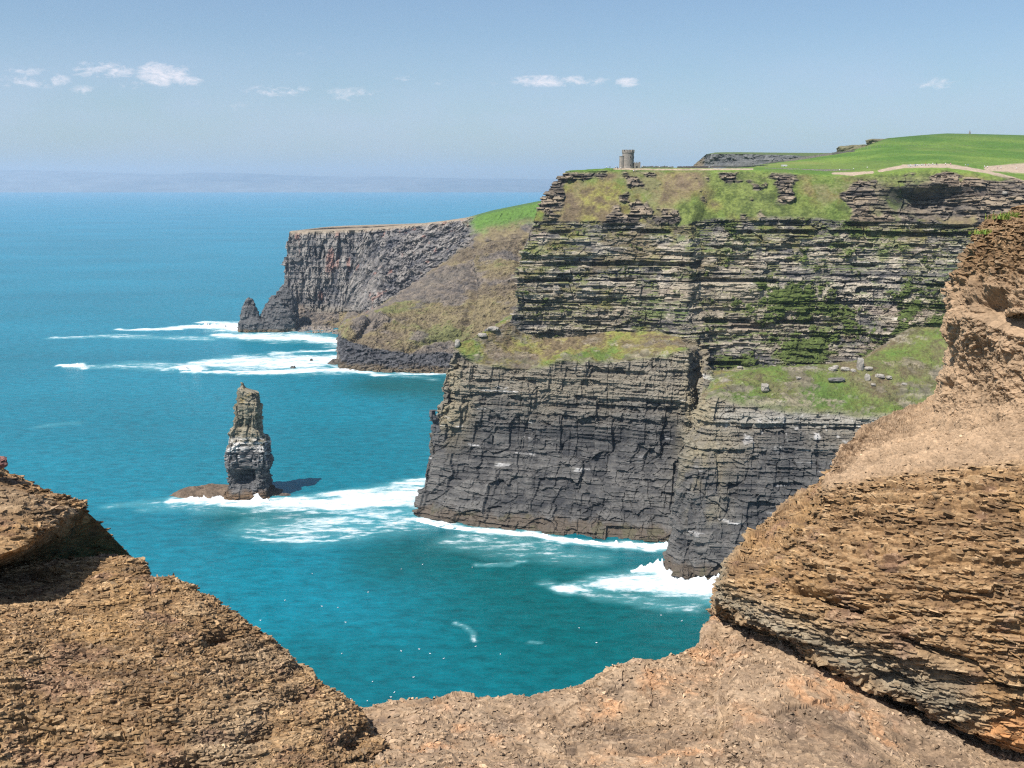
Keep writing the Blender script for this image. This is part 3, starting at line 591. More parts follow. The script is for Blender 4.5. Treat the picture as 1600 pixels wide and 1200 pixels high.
z = G[..., 2]; upst = sstep(33, 38, z); front = G[..., 1] < DST
d = upst * (1.7 * jt + .6 * b1 + .45 * b2 + .2 * b3) + (1 - upst) * (1.3 * b1 + .9 * jt + .2 * l2 + .65 * b2 + .18 * l3 + .35 * b3) + .5 * fin - .5
cave = np.exp(-((np.abs((PX - 381) / 18)) ** 4 + (np.abs((PY - 747) / 12)) ** 4)) * front
d -= 9 * cave
G = G + nh * d[..., None]; G[..., 2] -= sstep(58, 76, z) * np.clip(G[..., 0] - P(378, 640, DST)[0], 0, 99) * .42; G = close_top(G); G[:, -1] = G[:, 0]
def ext(a): return np.concatenate([a, np.repeat(a[-1:], 6, 0)])
b2, l2, b3, l3, fin, PY0, jt = map(ext, (b2, l2, b3, l3, fin, PY, jt)); z = G[..., 2]
tone = np.clip(.5 + .2 * b2 + .15 * b3 + .2 * l3 + .35 * fin + .15 * jt, 0, 1)
cc = mixc(mixc((.05, .05, .053), (.15, .145, .14), tone), mixc((.085, .08, .055), (.29, .25, .18), tone), sstep(30, 40, z + 4 * fin))
gu = sstep(.0, .3, .4 * l3 + .9 * fin + .35 * b2) * np.exp(-((z - 33) / 7.5) ** 4) * (.4 + .6 * sstep(-.3, .2, fbm(G, 4, 3, 66)))
cc = mixc(cc, (.60, .57, .54), np.clip(gu * .8, 0, 1)); cc = mixc(cc, (.75, .73, .7), sstep(75.2, 76, z) * .6)
cc = mixc(cc, (.33, .24, .09), sstep(.1, .4, fbm(G, 3, 3, 67)) * sstep(48, 60, z) * .45)
cc = mixc(cc, (.13, .085, .05), 1 - sstep(3, 7, z + 2 * fin))
tag(mesh_obj('sea_stack', G, grid_faces(*G.shape[:2]), M_CLIFF, cc), 'tall slender rock stack standing alone in the sea, a small cave at its foot', 'sea stack')
def low_rock(name, x0, x1, ypx, h, dep, seed, col, label, cat='rock', group=None, prof=None, res=.35, mat=None):
    """flat wave-cut rock lying in the water; prof: heights along x (0..1)"""
    a = sea_pt(x0, ypx); b_ = sea_pt(x1, ypx); w = (b_[0] - a[0]); nx = max(8, int(w * 1.2 / res)); ny = max(8, int(dep * 2.4 / res))
    gx, gy = np.meshgrid(np.linspace(-.6, .6, nx), np.linspace(-.6, .6, ny))
    r = np.sqrt((np.abs(gx) / .5) ** 2.6 + (np.abs(gy) / .5) ** 2.2)
    X_ = (a[0] + b_[0]) / 2 + gx * w; Y_ = a[1] + gy * dep * 2
    Q = np.stack([X_, Y_, X_ * 0], -1)
    pr = np.interp(gx + .5, *zip(*prof)) if prof else 1
    hh = h * pr * (1 - sstep(.45, 1.15, r + .25 * fbm(Q, w * .12 + 1, 3, seed))) * (1 + .5 * fbm(Q, w * .08 + 1, 4, seed + 1))
    st = np.round(hh / .45) * .45; hh = hh * .4 + st * .6 + .12 * fbm(Q, 1.2, 3, seed + 2)
    G = np.stack([X_, Y_, hh - .9], -1)
    t_ = np.clip(.5 + .6 * fbm(Q, 2.2, 3, seed + 4) + .25 * vn(X_ / 3, Y_ / 1, hh * 3), 0, 1)
    c2 = mixc(np.array(col) * .55, np.array(col) * 1.5, t_)
    return tag(mesh_obj(name, G, grid_faces(ny, nx), mat or M_CLIFF, c2), label, cat, group)
low_rock('rock_platform', 258, 444, 770, 6.2, 13, 70, (.125, .09, .062), 'low brown tidal rock platform at the foot of the tall sea stack', prof=[(0, .5), (.15, .8), (.5, .8), (.6, 1), (1, .8)])
low_rock('tidal_rock', 433, 456, 774, 2.2, 2.2, 71, (.10, .075, .06), 'small brown tidal rock just right of the foot of the tall stack')
low_rock('tidal_rock', 512, 536, 568, 5.0, 9, 72, (.09, .075, .06), 'broken dark reef in the surf at the left tip of the landslip', res=.8)
low_rock('tidal_rock', 453, 462, 575, 3.0, 4, 73, (.08, .07, .06), 'single dark rock in the far surf, nearest to the camera', res=.6)
low_rock('tidal_rock', 484, 489, 563.5, 3.0, 4, 74, (.08, .07, .06), 'tiny dark rock in the middle of the far surf', res=.6)
# jagged rocks off the far headland
def spire(name, levels, D, seed, label, depth=.8, cat='sea stack', sq=2.4):
    G, nh, _, _ = loft(levels, D, 150, .6, depth, sq, zmin=-5)
    b1, l1 = blocks(G, 9, 8, seed, .6); b2, l2 = blocks(G, 3.5, 4.5, seed + 1, .6); fin = fbm(G, 5, 4, seed + 2)
    G = G + nh * (1.2 * b1 + 1.1 * b2 + .5 * l2 + 1.3 * fin)[..., None]; G = close_top(G, 4); G[:, -1] = G[:, 0]
    f = np.concatenate([fin, np.repeat(fin[-1:], 4, 0)]); bb = np.concatenate([b2, np.repeat(b2[-1:], 4, 0)])
    cc = mixc((.045, .045, .048), (.15, .145, .14), np.clip(.45 + .5 * f + .2 * bb, 0, 1)); cc = mixc(cc, (.14, .10, .06), 1 - sstep(2, 6, G[..., 2]))
    return tag(mesh_obj(name, G, grid_faces(*G.shape[:2]), M_FAR, cc), label, cat)
D1 = seaD(390, 518)
spire('rock_spire', [(464, 388, 391), (468, 384, 394), (476, 380, 398), (486, 377, 402), (496, 376, 405), (500, 376, 408), (504, 372, 412), (519, 374, 416)], D1, 81, 'pointed dark sea rock at the outermost tip of the far headland', .6)
spire('rock_spire', [(461, 426, 432), (467, 420, 440), (478, 414, 448), (488, 409, 456), (498, 406, 460), (503, 400, 462), (519, 396, 464)], D1 + 12, 84, 'broad jagged dark rock between the pointed spire and the far cliff', .7)
spire('rock_spire', [(445, 441, 448), (456, 434, 456), (470, 430, 462), (490, 428, 466), (519, 425, 470)], D1 + 35, 87, 'dark buttress leaning against the corner of the far cliff', .9)
# small pillar on the edge of the near headland
Dp = 634
spire('rock_pillar', [(640, 673, 677), (642, 672, 682), (648, 672, 683), (655, 673, 685), (662, 675, 684), (670, 674, 688), (690, 674, 694)], Dp, 90, 'small square rock pillar standing off the left edge of the cliff', .9).location.z = 0

# ------------------------------------------------------------------ breaking waves and spray
M_SPRAY = plain_mat('white spray', (.64, .67, .68), .8, .12, .9, .8)
def spray(name, pts, label, seed, th=3):
    """pts: (px, py foot, height m, half width m) -- a ragged ridge of broken water"""
    n_ = 150; m_ = 34; base = np.array([list(sea_pt(a, b_)) + [h, w] for a, b_, h, w in pts]); G_, _ = refine(base, [max(3, int(n_ / (len(pts) - 1)))] * (len(pts) - 1), .6, 0)
    s_ = np.linspace(-1, 1, m_); X_ = G_[:, None, 0] + 0 * s_; Y_ = G_[:, None, 1] + s_ * G_[:, None, 4]; Q = np.stack([X_, Y_, X_ * 0], -1)
    nn = fbm(Q, 3.5, 4, seed, rough=.7); pk = np.clip(fbm(Q, 5, 3, seed + 3) * 2.4 + .6, 0, 1.5)
    Z_ = G_[:, None, 3] * np.clip(1 - s_ ** 2, 0, 1) ** .8 * pk * (1 + .9 * nn) - .15; Y_ = Y_ + .8 * nn
    X_ = X_ + 1.3 * fbm(Q, 3, 3, seed + 6)
    return tag(mesh_obj(name, np.stack([X_, Y_, Z_], -1), grid_faces(*X_.shape), M_SPRAY, smooth=True), label, 'wave')
spray('breaking_wave', [(985, 893, .5, 2), (1012, 890, 2.5, 3), (1028, 889, 4.6, 4), (1036, 895, 3.6, 4), (1050, 903, 3, 4), (1085, 912, 2.5, 3), (1110, 912, 4, 3), (1135, 912, 7, 3)], 'tall white spray bursting against the foot of the nearer buttress', 101)
spray('breaking_wave', [(650, 812, 1.2, 3), (700, 824, 1.2, 2.5), (790, 834, 1.2, 2.5), (822, 836, 1.6, 3), (834, 836, 2.6, 3), (850, 838, 1.6, 3), (880, 843, .8, 2)], 'line of surf with one peak below the left buttress', 104)
spray('breaking_wave', [(880, 845, .8, 2), (930, 849, 1.5, 3), (985, 853, 2.2, 3), (1045, 855, 2.2, 3)], 'surf washing the foot of the cliff left of the nearer buttress', 107)
spray('breaking_wave', [(275, 781, .6, 2), (320, 779, 2.0, 3), (350, 779, 1.6, 3), (385, 780, 2.6, 3), (425, 783, 1.8, 3), (470, 780, .8, 3)], 'white breaker along the near side of the tall stack platform', 110)
spray('breaking_wave', [(97, 573, .5, 2.5), (108, 572.5, 2.4, 4), (125, 573, 2.2, 4), (136, 576, .6, 2)], 'small lone whitecap far out on the left', 113)
spray('breaking_wave', [(262, 579, .4, 4), (280, 578, 2.5, 6), (298, 578, 3.2, 6), (315, 581, .6, 4)], 'rounded white breaker in the middle of the far surf', 116)
spray('breaking_wave', [(300, 510, .5, 6), (325, 510, 3.5, 10), (345, 511, 3.0, 10), (372, 512, 1.5, 8)], 'white breaker just left of the pointed sea rock', 119)

# ------------------------------------------------------------------ hills across the bay
n_ = 420; pxs = np.linspace(-500, 2300, n_)
hl = np.interp(pxs, [-500, 0, 130, 190, 280, 335, 365, 430, 470, 560, 600, 680, 740, 850, 1100, 1700, 2300], [266, 266, 267, 269, 271, 268, 270, 273, 275, 276, 275.5, 277, 278, 279.5, 281, 284, 284])
DH = 30000.0; rowsG = []
for k, (dd, t_) in enumerate([(-1500, 0), (-600, .25), (400, .5), (1600, .75), (3000, 1.0), (5500, .6), (8000, 0)]):
    D_ = DH + dd; zt = np.array([P(x, y, DH + 3000)[2] for x, y in zip(pxs, hl)]); X_ = (pxs - 800) / F * D_ / (_c)
    zz_ = zt * t_; Q = np.stack([X_, X_ * 0 + D_, zz_], -1); zz_ = zz_ * (1 + .10 * fbm(Q, 3500, 3, 130) + .04 * fbm(Q, 900, 3, 131)) - (40 if t_ == 0 else 0)
    rowsG.append(np.stack([X_, X_ * 0 + D_, zz_], -1))
G = np.array(rowsG); G, _ = refine(G, [5] * 6, .7, 0)
cc = mixc((.10, .115, .12), (.14, .15, .15), sstep(-.3, .3, fbm(G, 3000, 4, 132)))
tag(mesh_obj('hills', G, grid_faces(*G.shape[:2]), M_HILL, cc, smooth=True), 'pale blue hills across the bay on the horizon', 'hills', kind='structure')

# ------------------------------------------------------------------ foreground shale
def chips(G, nrm, cnt, smin, smax, seed, wfun=None, tilt=.5, lift=.25, plane=None, pj=.16, push=0.0):
    """flat broken flakes lying on a surface: returns V, quads"""
    r = np.random.default_rng(seed); N_, M_ = G.shape[:2]
    i = r.integers(1, N_ - 1, cnt); j = r.integers(1, M_ - 1, cnt)
    if wfun is not None: k_ = r.random(cnt) < wfun[i, j]; i = i[k_]; j = j[k_]
    p = G[i, j]; n_ = (nrm[i, j] + r.normal(0, tilt, (len(i), 3)) * [1, 1, .6]) if plane is None else (np.array(plane)[None] + r.normal(0, pj, (len(i), 3))); p = p - nrm[i, j] * push; n_ /= np.linalg.norm(n_, axis=1, keepdims=True)
    a = np.cross(n_, r.normal(0, 1, (len(i), 3)) * [1, 1, .5]); a /= np.linalg.norm(a, axis=1, keepdims=True); b_ = np.cross(n_, a)
    sz = smin * (smax / smin) ** (r.random(len(i)) ** 1.6); asp = r.uniform(.22, .7, len(i)); thk = sz * r.uniform(.08, .22, len(i)) if plane is None else r.uniform(.0012, .0036, len(i)); asp = asp if plane is None else r.uniform(.5, .95, len(i))
    K = 6; ang = np.sort(r.random((len(i), K)) * .7 + np.arange(K) , axis=1) / K * 2 * np.pi; rad = r.uniform(.7, 1.1, (len(i), K))
    u_ = (np.cos(ang) * rad * sz[:, None]); v_ = (np.sin(ang) * rad * (sz * asp)[:, None])
    ring = p[:, None] + u_[..., None] * a[:, None] + v_[..., None] * b_[:, None]
    up = n_ * thk[:, None]; lo = ring - up[:, None] * (1 - lift); hi = ring * 1.0 + up[:, None] * (1 + lift) 
    V = np.concatenate([lo, hi], 1).reshape(-1, 3); base = np.arange(len(i))[:, None] * 2 * K
    q = []
    for k in range(K): q.append(np.stack([base[:, 0] + k, base[:, 0] + (k + 1) % K, base[:, 0] + K + (k + 1) % K, base[:, 0] + K + k], 1))
    q.append(np.stack([base[:, 0] + K, base[:, 0] + K + 1, base[:, 0] + K + 2, base[:, 0] + K + 3], 1)); q.append(np.stack([base[:, 0] + K, base[:, 0] + K + 3, base[:, 0] + K + 4, base[:, 0] + K + 5], 1))
    return V, np.concatenate(q), i, j, r
def bedrot(G, ax, ay):
    """coordinates with z across the bedding"""
    x, y, z = G[..., 0], G[..., 1], G[..., 2] - 198
    z2 = z * math.cos(ax) + x * math.sin(ax); x2 = x * math.cos(ax) - z * math.sin(ax)
    z3 = z2 * math.cos(ay) + y * math.sin(ay); y3 = y * math.cos(ay) - z2 * math.sin(ay)
    return np.stack([x2, y3, z3], -1)
def shale(name, A, step, ax, ay, seed, label, cat, chip, tint=(1, 1, 1), amp=1.0, flip=None, extra=None, tv=.7, tu=.7, cap=None, capu=None, ccol=1.0, csz=(.007, .026), tilt=.5, rough=None, bed=None, saw=1.0, flakes=0, fsz=(.012, .034), fdip=.12, calm=None):
    G, v, u = dense(A, step, tv, tu, cap, capu); n = normals(G)
    # outward = towards the camera on the visible side
    c_ = G[G.shape[0] // 2, G.shape[1] // 2]; nc = n[G.shape[0] // 2, G.shape[1] // 2]
    if (nc * (CAM - c_)).sum() < 0: n = -n
    Vv = np.broadcast_to(v[:, None], G.shape[:2]); Uu = np.broadcast_to(u[None], G.shape[:2]); PX, PY = to_px(G)
    B = bedrot(G, ax, ay); B = B + np.stack([B[..., 0] * 0, B[..., 0] * 0, .10 * fbm(G, .9, 2, seed + 9) + .022 * fbm(G, .22, 3, seed + 8)], -1)
    if bed is not None:
        # bedding that runs with the rows of the face: s along, h across
        sl = np.linalg.norm(np.diff(G, axis=1), axis=2).mean(0); s_ = np.concatenate([[0], np.cumsum(sl)])[None, :] + 0 * PX
        sh = np.percentile(np.linalg.norm(np.diff(G, axis=0), axis=2), 50, axis=1); h_ = np.concatenate([[0], np.cumsum(sh)])[:, None] + 0 * PX
        h_ = h_ + bed(s_, h_) + .035 * fbm(G, .5, 2, seed + 9) + .012 * fbm(G, .16, 3, seed + 8); B = np.stack([s_, 0 * s_ + .3, h_], -1)
    b0, l0, f0 = blocks3(B, .11, .34, seed, .5, .05, .1); b1, l1, f1 = blocks3(B, .034, .15, seed + 1, .7, .05, .3); b2, l2, f2 = blocks3(B, .018, .07, seed + 2, .7, .05, .3); b3, l3, f3 = blocks3(B, .0085, .034, seed + 3, .6, .05, .3)
    w1 = np.clip(.5 + .9 * b1, 0, 1); w2 = np.clip(.45 + .9 * b2, 0, 1); w3 = np.clip(.5 + .8 * b3, 0, 1)
    sp_ = lambda f, k: np.minimum(f / k, (1 - f) / (1 - k))
    sawd = saw * (.016 * w1 * sp_(f1, .22) + .008 * w2 * sp_(f2, .4))
    mid = fbm(G, .35, 4, seed + 4); fin = fbm(G, .05, 4, seed + 5, rough=.6); lum = fbm(G, .11, 4, seed + 6, rough=.65)
    crev = sstep(.5, .62, hsh(np.floor(B[..., 2] / .05), 2, 7, seed)) * sstep(.12, .32, vn(B[..., 0] / .22, B[..., 1] / .22, B[..., 2] / .05, seed + 12))
    F_ = dict(G=G, n=n, V=Vv, U=Uu, PX=PX, PY=PY, mid=mid, fin=fin, lum=lum, b1=b1, b2=b2, b3=b3, l1=l1, l2=l2, l3=l3, crev=crev)
    lay = np.ones(PX.shape, np.float32) if rough is None else 1 - rough(F_)       # 1 bedded, 0 crumbly earth
    d = amp * (.045 * mid + lay * (.010 * b0 + .008 * l0 + .0085 * b1 + .006 * l1 + .004 * b2 + .003 * l2 + .001 * b3 - .022 * crev + sawd) + .006 * fin + (1 - lay) * (.045 * lum + .02 * fin + .004 * b2))
    ex = extra(F_) if extra else 0
    qt = calm(F_) if calm else 1.0; d = d * (.25 + .75 * qt)
    G2 = G + n * (d + ex)[..., None]
    nn = normals(G2)
    t_ = np.clip(.5 + .16 * b1 + .15 * b2 + .12 * b3 + .10 * l2 + .3 * fin + .2 * mid, 0, 1)
    base = mixc(mixc((.070, .042, .026), (.270, .170, .085), np.clip(t_ * 1.5, 0, 1)), (.43, .31, .185), np.clip((t_ - .55) * 1.6, 0, 1))
    oc = sstep(.1, .45, fbm(G, .30, 4, seed + 20)); base = mixc(base, np.array([.33, .205, .085]) * (0.6 + .8 * t_)[..., None], oc * .38)
    gy = sstep(.15, .5, fbm(G, .45, 3, seed + 21)); base = mixc(base, np.array([.25, .195, .135]) * (.6 + .8 * t_)[..., None], gy * .6)
    pu = sstep(.2, .5, fbm(G, .12, 3, seed + 22)); base = mixc(base, np.array([.17, .10, .085]) * (.5 + t_)[..., None], pu * .4)
    er = np.array([.300, .215, .140]) * (1 + .45 * fin + .2 * mid + .3 * lum)[..., None]; base = mixc(er, base, np.clip(lay * 1.0, 0, 1))
    base = base * np.array(tint)
    F_.update(base=base, t=t_, G2=G2, lay=lay)
    if ccol is not None and callable(ccol): base = ccol(F_)
    V = G2.reshape(-1, 3); Fc = grid_faces(*G2.shape[:2]); cc = base.reshape(-1, 3)
    if chip:
        w_ = np.clip(.25 + .75 * sstep(-.25, .25, fbm(G, .22, 3, seed + 30)), 0, 1)
        # leave hidden sides without flakes
        vis = (PX > -60) & (PX < 1660) & (PY > -40) & (PY < 1260)
        Vc, Fq, ii, jj, r = chips(G2, n, chip, csz[0], csz[1], seed + 31, w_ * vis * qt, tilt)
        c0 = base[ii, jj] * r.uniform(.65, 1.6, (len(ii), 1)); c0 = mixc(c0, (.37, .28, .19), r.random(len(ii)) ** 2 * .45)
        V = np.concatenate([V, Vc]); Fc = np.concatenate([Fc, Fq + len(G2.reshape(-1, 3))]); cc = np.concatenate([cc, np.repeat(c0, 12, 0)])
    if flakes:
        ay2 = ay - fdip; pl = (math.cos(ay2) * math.sin(ax), math.sin(ay2), math.cos(ay2) * math.cos(ax))
        w_ = lay * vis * qt * np.clip(.55 + .6 * fbm(G, .18, 3, seed + 33), .1, 1)
        Vc, Fq, ii, jj, r = chips(G2, n, flakes, fsz[0], fsz[1], seed + 34, w_, plane=pl, push=fsz[0] * .45)
        c0 = base[ii, jj] * r.uniform(.55, 1.6, (len(ii), 1)); c0 = mixc(c0, (.36, .25, .145), r.random(len(ii)) ** 2 * .5)
        Fc = np.concatenate([Fc, Fq + len(V)]); V = np.concatenate([V, Vc]); cc = np.concatenate([cc, np.repeat(c0, 12, 0)])
    o = mesh_obj(name, V, Fc, M_SHALE, np.clip(cc, .008, .8))
    tag(o, label, cat)
    return F_
# right-hand outcrop
rk = [
 [(1128, 956, 4.82), (1252, 1022, 4.32), (1401, 1098, 4.04), (1549, 1157, 3.82), (1760, 1216, 3.70)],
 [(1124, 946, 4.68), (1247, 1012, 4.16), (1397, 1088, 3.88), (1545, 1148, 3.66), (1760, 1205, 3.54)],
 [(1122, 930, 4.62), (1250, 992, 4.12), (1398, 1062, 3.82), (1550, 1125, 3.60), (1760, 1160, 3.50)],
 [(1140, 900, 4.6), (1270, 950, 4.1), (1400, 1000, 3.8), (1560, 1040, 3.6), (1760, 1060, 3.5)],
 [(1184, 878, 4.7), (1300, 880, 4.2), (1420, 900, 3.9), (1560, 920, 3.7), (1760, 930, 3.6)],
 [(1250, 828, 4.8), (1340, 820, 4.4), (1450, 820, 4.1), (1570, 820, 3.9), (1760, 820, 3.8)],
 [(1287, 782, 4.9), (1370, 768, 4.55), (1460, 757, 4.35), (1580, 747, 4.15), (1760, 737, 4.0)],
 [(1296, 748, 5.15), (1390, 733, 4.85), (1480, 720, 4.7), (1590, 708, 4.55), (1760, 695, 4.4)],
 [(1350, 712, 5.6), (1430, 704, 5.35), (1500, 695, 5.2), (1600, 685, 5.05), (1760, 670, 4.9)],
 [(1425, 680, 6.0), (1472, 676, 5.8), (1530, 668, 5.6), (1605, 655, 5.4), (1760, 640, 5.2)],
 [(1466, 645, 6.25), (1500, 640, 6.0), (1545, 632, 5.75), (1610, 620, 5.5), (1760, 600, 5.3)],
 [(1478, 598, 6.3), (1512, 590, 6.02), (1552, 585, 5.75), (1612, 575, 5.5), (1760, 560, 5.25)],
 [(1490, 560, 6.3), (1518, 550, 6.0), (1556, 545, 5.75), (1612, 535, 5.5), (1760, 520, 5.25)],
 [(1480, 492, 6.3), (1512, 490, 5.95), (1556, 488, 5.7), (1612, 486, 5.5), (1760, 480, 5.3)],
 [(1497, 425, 6.4), (1528, 422, 6.1), (1566, 420, 5.85), (1616, 415, 5.65), (1760, 405, 5.4)],
 [(1519, 380, 6.5), (1548, 377, 6.25), (1580, 373, 6.0), (1622, 366, 5.8), (1760, 356, 5.6)],
 [(1546, 347, 6.7), (1572, 341, 6.5), (1598, 336, 6.4), (1634, 328, 6.25), (1760, 312, 6.1)],
 [(1553, 345, 7.6), (1576, 339, 7.6), (1604, 334, 7.6), (1640, 326, 7.6), (1760, 310, 7.6)],
]
A = ctrl(rk)
hid = A[:, :1].copy(); hid[..., 0] += .32; hid[..., 1] += .75; hid2 = hid + [.5, .9, -.1]
A = np.concatenate([hid2, hid, A], 1)
A[0] += [.1, .5, -.25]
def r_rough(f):
    # the shoulder and the crumbly head are earth; the face below is bedded
    return np.clip(sstep(6.1, 6.9, f['V'] + .35 * f['mid']) * (1 - .55 * sstep(13.6, 14.4, f['V'])), 0, 1)
def r_extra(f):
    PX, PY = f['PX'], f['PY']; x = 0
    x = x - .10 * np.exp(-((PY - (905 + (PX - 1200) * .34)) / 7) ** 2) * sstep(1205, 1235, PX) * (1 - sstep(1330, 1370, PX))      # open bedding crack
    x = x - .07 * np.exp(-((PY - (995 + (PX - 1400) * .35)) / 6) ** 2) * sstep(1390, 1420, PX) * (1 - sstep(1520, 1560, PX))
    x = x - .09 * np.exp(-((PY - (1050 + (PX - 1350) * .30)) / 7) ** 2) * sstep(1340, 1365, PX) * (1 - sstep(1400, 1440, PX))
    hd = sstep(9.8, 10.4, f['V']); hb, _ = blocks(f['G'], .05, .09, 311, .8, .3, .6); h2, _ = blocks(f['G'], .02, .035, 312, .8, .3, .6); up = sstep(12.8, 13.6, f['V']); x = x + hd * (.005 * h2 + .007 * hb) + up * (.008 * hb + .005 * h2 - .045 * sstep(.1, .5, fbm(f['G'], .13, 3, 313)))
    x = x - .16 * hd * sstep(.12, .4, fbm(f['G'] * np.array([.45, .45, 1.4]), .26, 3, 305)) + .06 * hd * fbm(f['G'], .3, 3, 306)
    return x
def r_col(f):
    c_ = f['base']; lip = np.exp(-((f['V'] - (1.95)) / .75) ** 2) * (1 - sstep(1480, 1560, f['PX']))
    c_ = mixc(c_, np.array([.19, .17, .125]) * (.6 + .8 * f['t'])[..., None], lip * .8)
    orr = sstep(1440, 1540, f['PX']) * sstep(1040, 1110, f['PY']); c_ = mixc(c_, np.array([.36, .175, .07]) * (.5 + t_g(f))[..., None], orr * sstep(-.15, .3, fbm(f['G'], .18, 3, 307)) * .8)
    red = sstep(13.0, 14.2, f['V']); return mixc(c_, c_ * np.array([.68, .64, .58]), red * .9)
def t_g(f): return f['t']
FR = shale('rock_outcrop', A, .0046, .13, .37, 300, 'large brown layered shale outcrop rising on the right with a pale earthy shoulder', 'rock', 14000, saw=1.0, flakes=80000, fsz=(.010, .036), rough=r_rough, extra=r_extra, ccol=r_col, cap=None, capu=[12, 40, 0, 0, 0, 0], csz=(.004, .016), tilt=.5, tint=(.98, .94, .89))
# rock floor of the gap
pxs = [330, 480, 560, 640, 750, 830, 900, 960, 1030, 1062, 1095, 1104, 1118, 1150, 1220, 1320, 1450, 1760]
ey = [1118, 1113, 1111, 1107, 1097, 1089, 1077, 1057, 1040, 1030, 1010, 988, 970, 950, 965, 1000, 1060, 1150]
eD = [3.7, 3.7, 3.72, 3.75, 3.8, 3.88, 3.95, 4.1, 4.25, 4.35, 4.5, 4.62, 4.75, 5.0, 5.1, 4.95, 4.6, 4.2]
q2 = [1150, 1150, 1150, 1148, 1143, 1138, 1132, 1122, 1110, 1102, 1092, 1082, 1075, 1065, 1075, 1110, 1150, 1215]
q3 = [1215] * 14 + [1215, 1225, 1250, 1290]
rowsF = [[(x + 3, y + 60, d + .6) for x, y, d in zip(pxs, ey, eD)], [(x, y + 3, d + .12) for x, y, d in zip(pxs, ey, eD)], [(x, y, d) for x, y, d in zip(pxs, ey, eD)],
         [(x, y, 3.5 + (1150 - y) * .0078) for x, y in zip(pxs, q2)], [(x, y, 3.08) for x, y in zip(pxs, q3)], [(x, 1420, 2.4) for x in pxs]]
ct_ = {13: (1150, 966, 4.76), 14: (1220, 1000, 4.36), 15: (1320, 1053, 4.10), 16: (1450, 1115, 3.88), 17: (1760, 1212, 3.60)}
for k_, (x, y, d) in ct_.items():
    rowsF[3][k_] = (x, y, d); rowsF[2][k_] = (x, y - 45, d + .45); rowsF[1][k_] = (x, y - 40, d + .6); rowsF[0][k_] = (x, y + 20, d + 1.1); rowsF[4][k_] = (x, max(1215, y + 60), 3.08 if y < 1100 else 3.3)
A = ctrl(rowsF); A[0, :, 2] -= .8
def f_extra(f): return .012 * f['lum'] + .02 * fbm(f['G'], .2, 3, 401)
def f_col(f):
    c_ = mixc(f['base'], np.array([.285, .205, .140]) * (.55 + .85 * f['t'])[..., None], .6)
    og = sstep(.08, .42, fbm(f['G'], .26, 4, 402) + .25 * np.exp(-(((f['PX'] - 720) / 110) ** 2 + ((f['PY'] - 1140) / 30) ** 2)) + .15 * np.exp(-(((f['PX'] - 930) / 90) ** 2 + ((f['PY'] - 1100) / 15) ** 2)))
    return mixc(c_, np.array([.44, .225, .105]) * (.6 + .6 * f['t'])[..., None], og * sstep(-.3, .25, f['fin']) * .55)
FF = shale('ground', A, .0052, .05, .02, 400, 'stony brown and rust coloured rock floor between the two outcrops', 'ground', 42000, amp=.75, extra=f_extra, ccol=f_col, cap=[12, 30, 0, 0, 0, 60], csz=(.004, .020), tilt=.5, tv=.5, saw=.4)
bpy.data.objects['ground']['kind'] = 'structure'
# left mound
s1 = [(-260, 880, 4.2), (0, 888, 4.3), (120, 874, 4.3), (200, 868, 4.22), (252, 896, 4.1), (334, 942, 3.95), (426, 1007, 3.8), (485, 1054, 3.65), (560, 1113, 3.5), (600, 1160, 3.36), (630, 1212, 3.2), (665, 1300, 3.0)]
s2 = [(-260, 950, 3.5), (0, 960, 3.6), (90, 955, 3.7), (155, 945, 3.75), (215, 962, 3.65), (290, 1008, 3.5), (370, 1065, 3.4), (430, 1110, 3.3), (500, 1160, 3.15), (540, 1200, 3.08), (575, 1250, 2.96), (605, 1330, 2.8)]
s3 = [(-260, 1060, 2.95), (0, 1065, 3.1), (60, 1072, 3.15), (120, 1080, 3.15), (170, 1092, 3.1), (230, 1122, 3.03), (300, 1162, 2.97), (350, 1202, 2.9), (410, 1242, 2.82), (445, 1282, 2.76), (475, 1330, 2.7), (505, 1400, 2.6)]
s4 = [(x, y + 170, d - .3) for x, y, d in s3]
s0 = [(x - 8, y + 16, d + .35) for x, y, d in s1]; s00 = [(x - 20, y + 120, d + .9) for x, y, d in s1]
A = ctrl([s00, s0, s1, s2, s3, s4])
def m_extra(f):
    PX, PY = f['PX'], f['PY']
    x = -.05 * np.exp(-(((PX - 245) / 45) ** 2 + ((PY - 893 + (PX - 245) * -.15) / 6) ** 2))
    for (cx, cy, rx, ry, dd) in [(345, 995, 26, 7, .06), (240, 1095, 26, 9, .06), (398, 1152, 32, 7, .07), (300, 1190, 30, 9, .08), (470, 1085, 30, 12, .06), (560, 1150, 25, 16, .07)]:
        x = x - dd * np.exp(-(((PX - cx) / rx) ** 2 + ((PY - cy + (PX - cx) * .2) / ry) ** 2))
    return x
FM = shale('rock_outcrop', A, .0040, -.03, .43, 500, 'rounded brown flaky shale mound filling the lower left corner', 'rock', 22000, extra=m_extra, amp=.55, saw=.7, flakes=80000, fsz=(.008, .026), cap=[20, 60, 0, 0, 40], capu=[100] + [0] * 10, csz=(.004, .019), tilt=.65, tint=(.97, .94, .89))
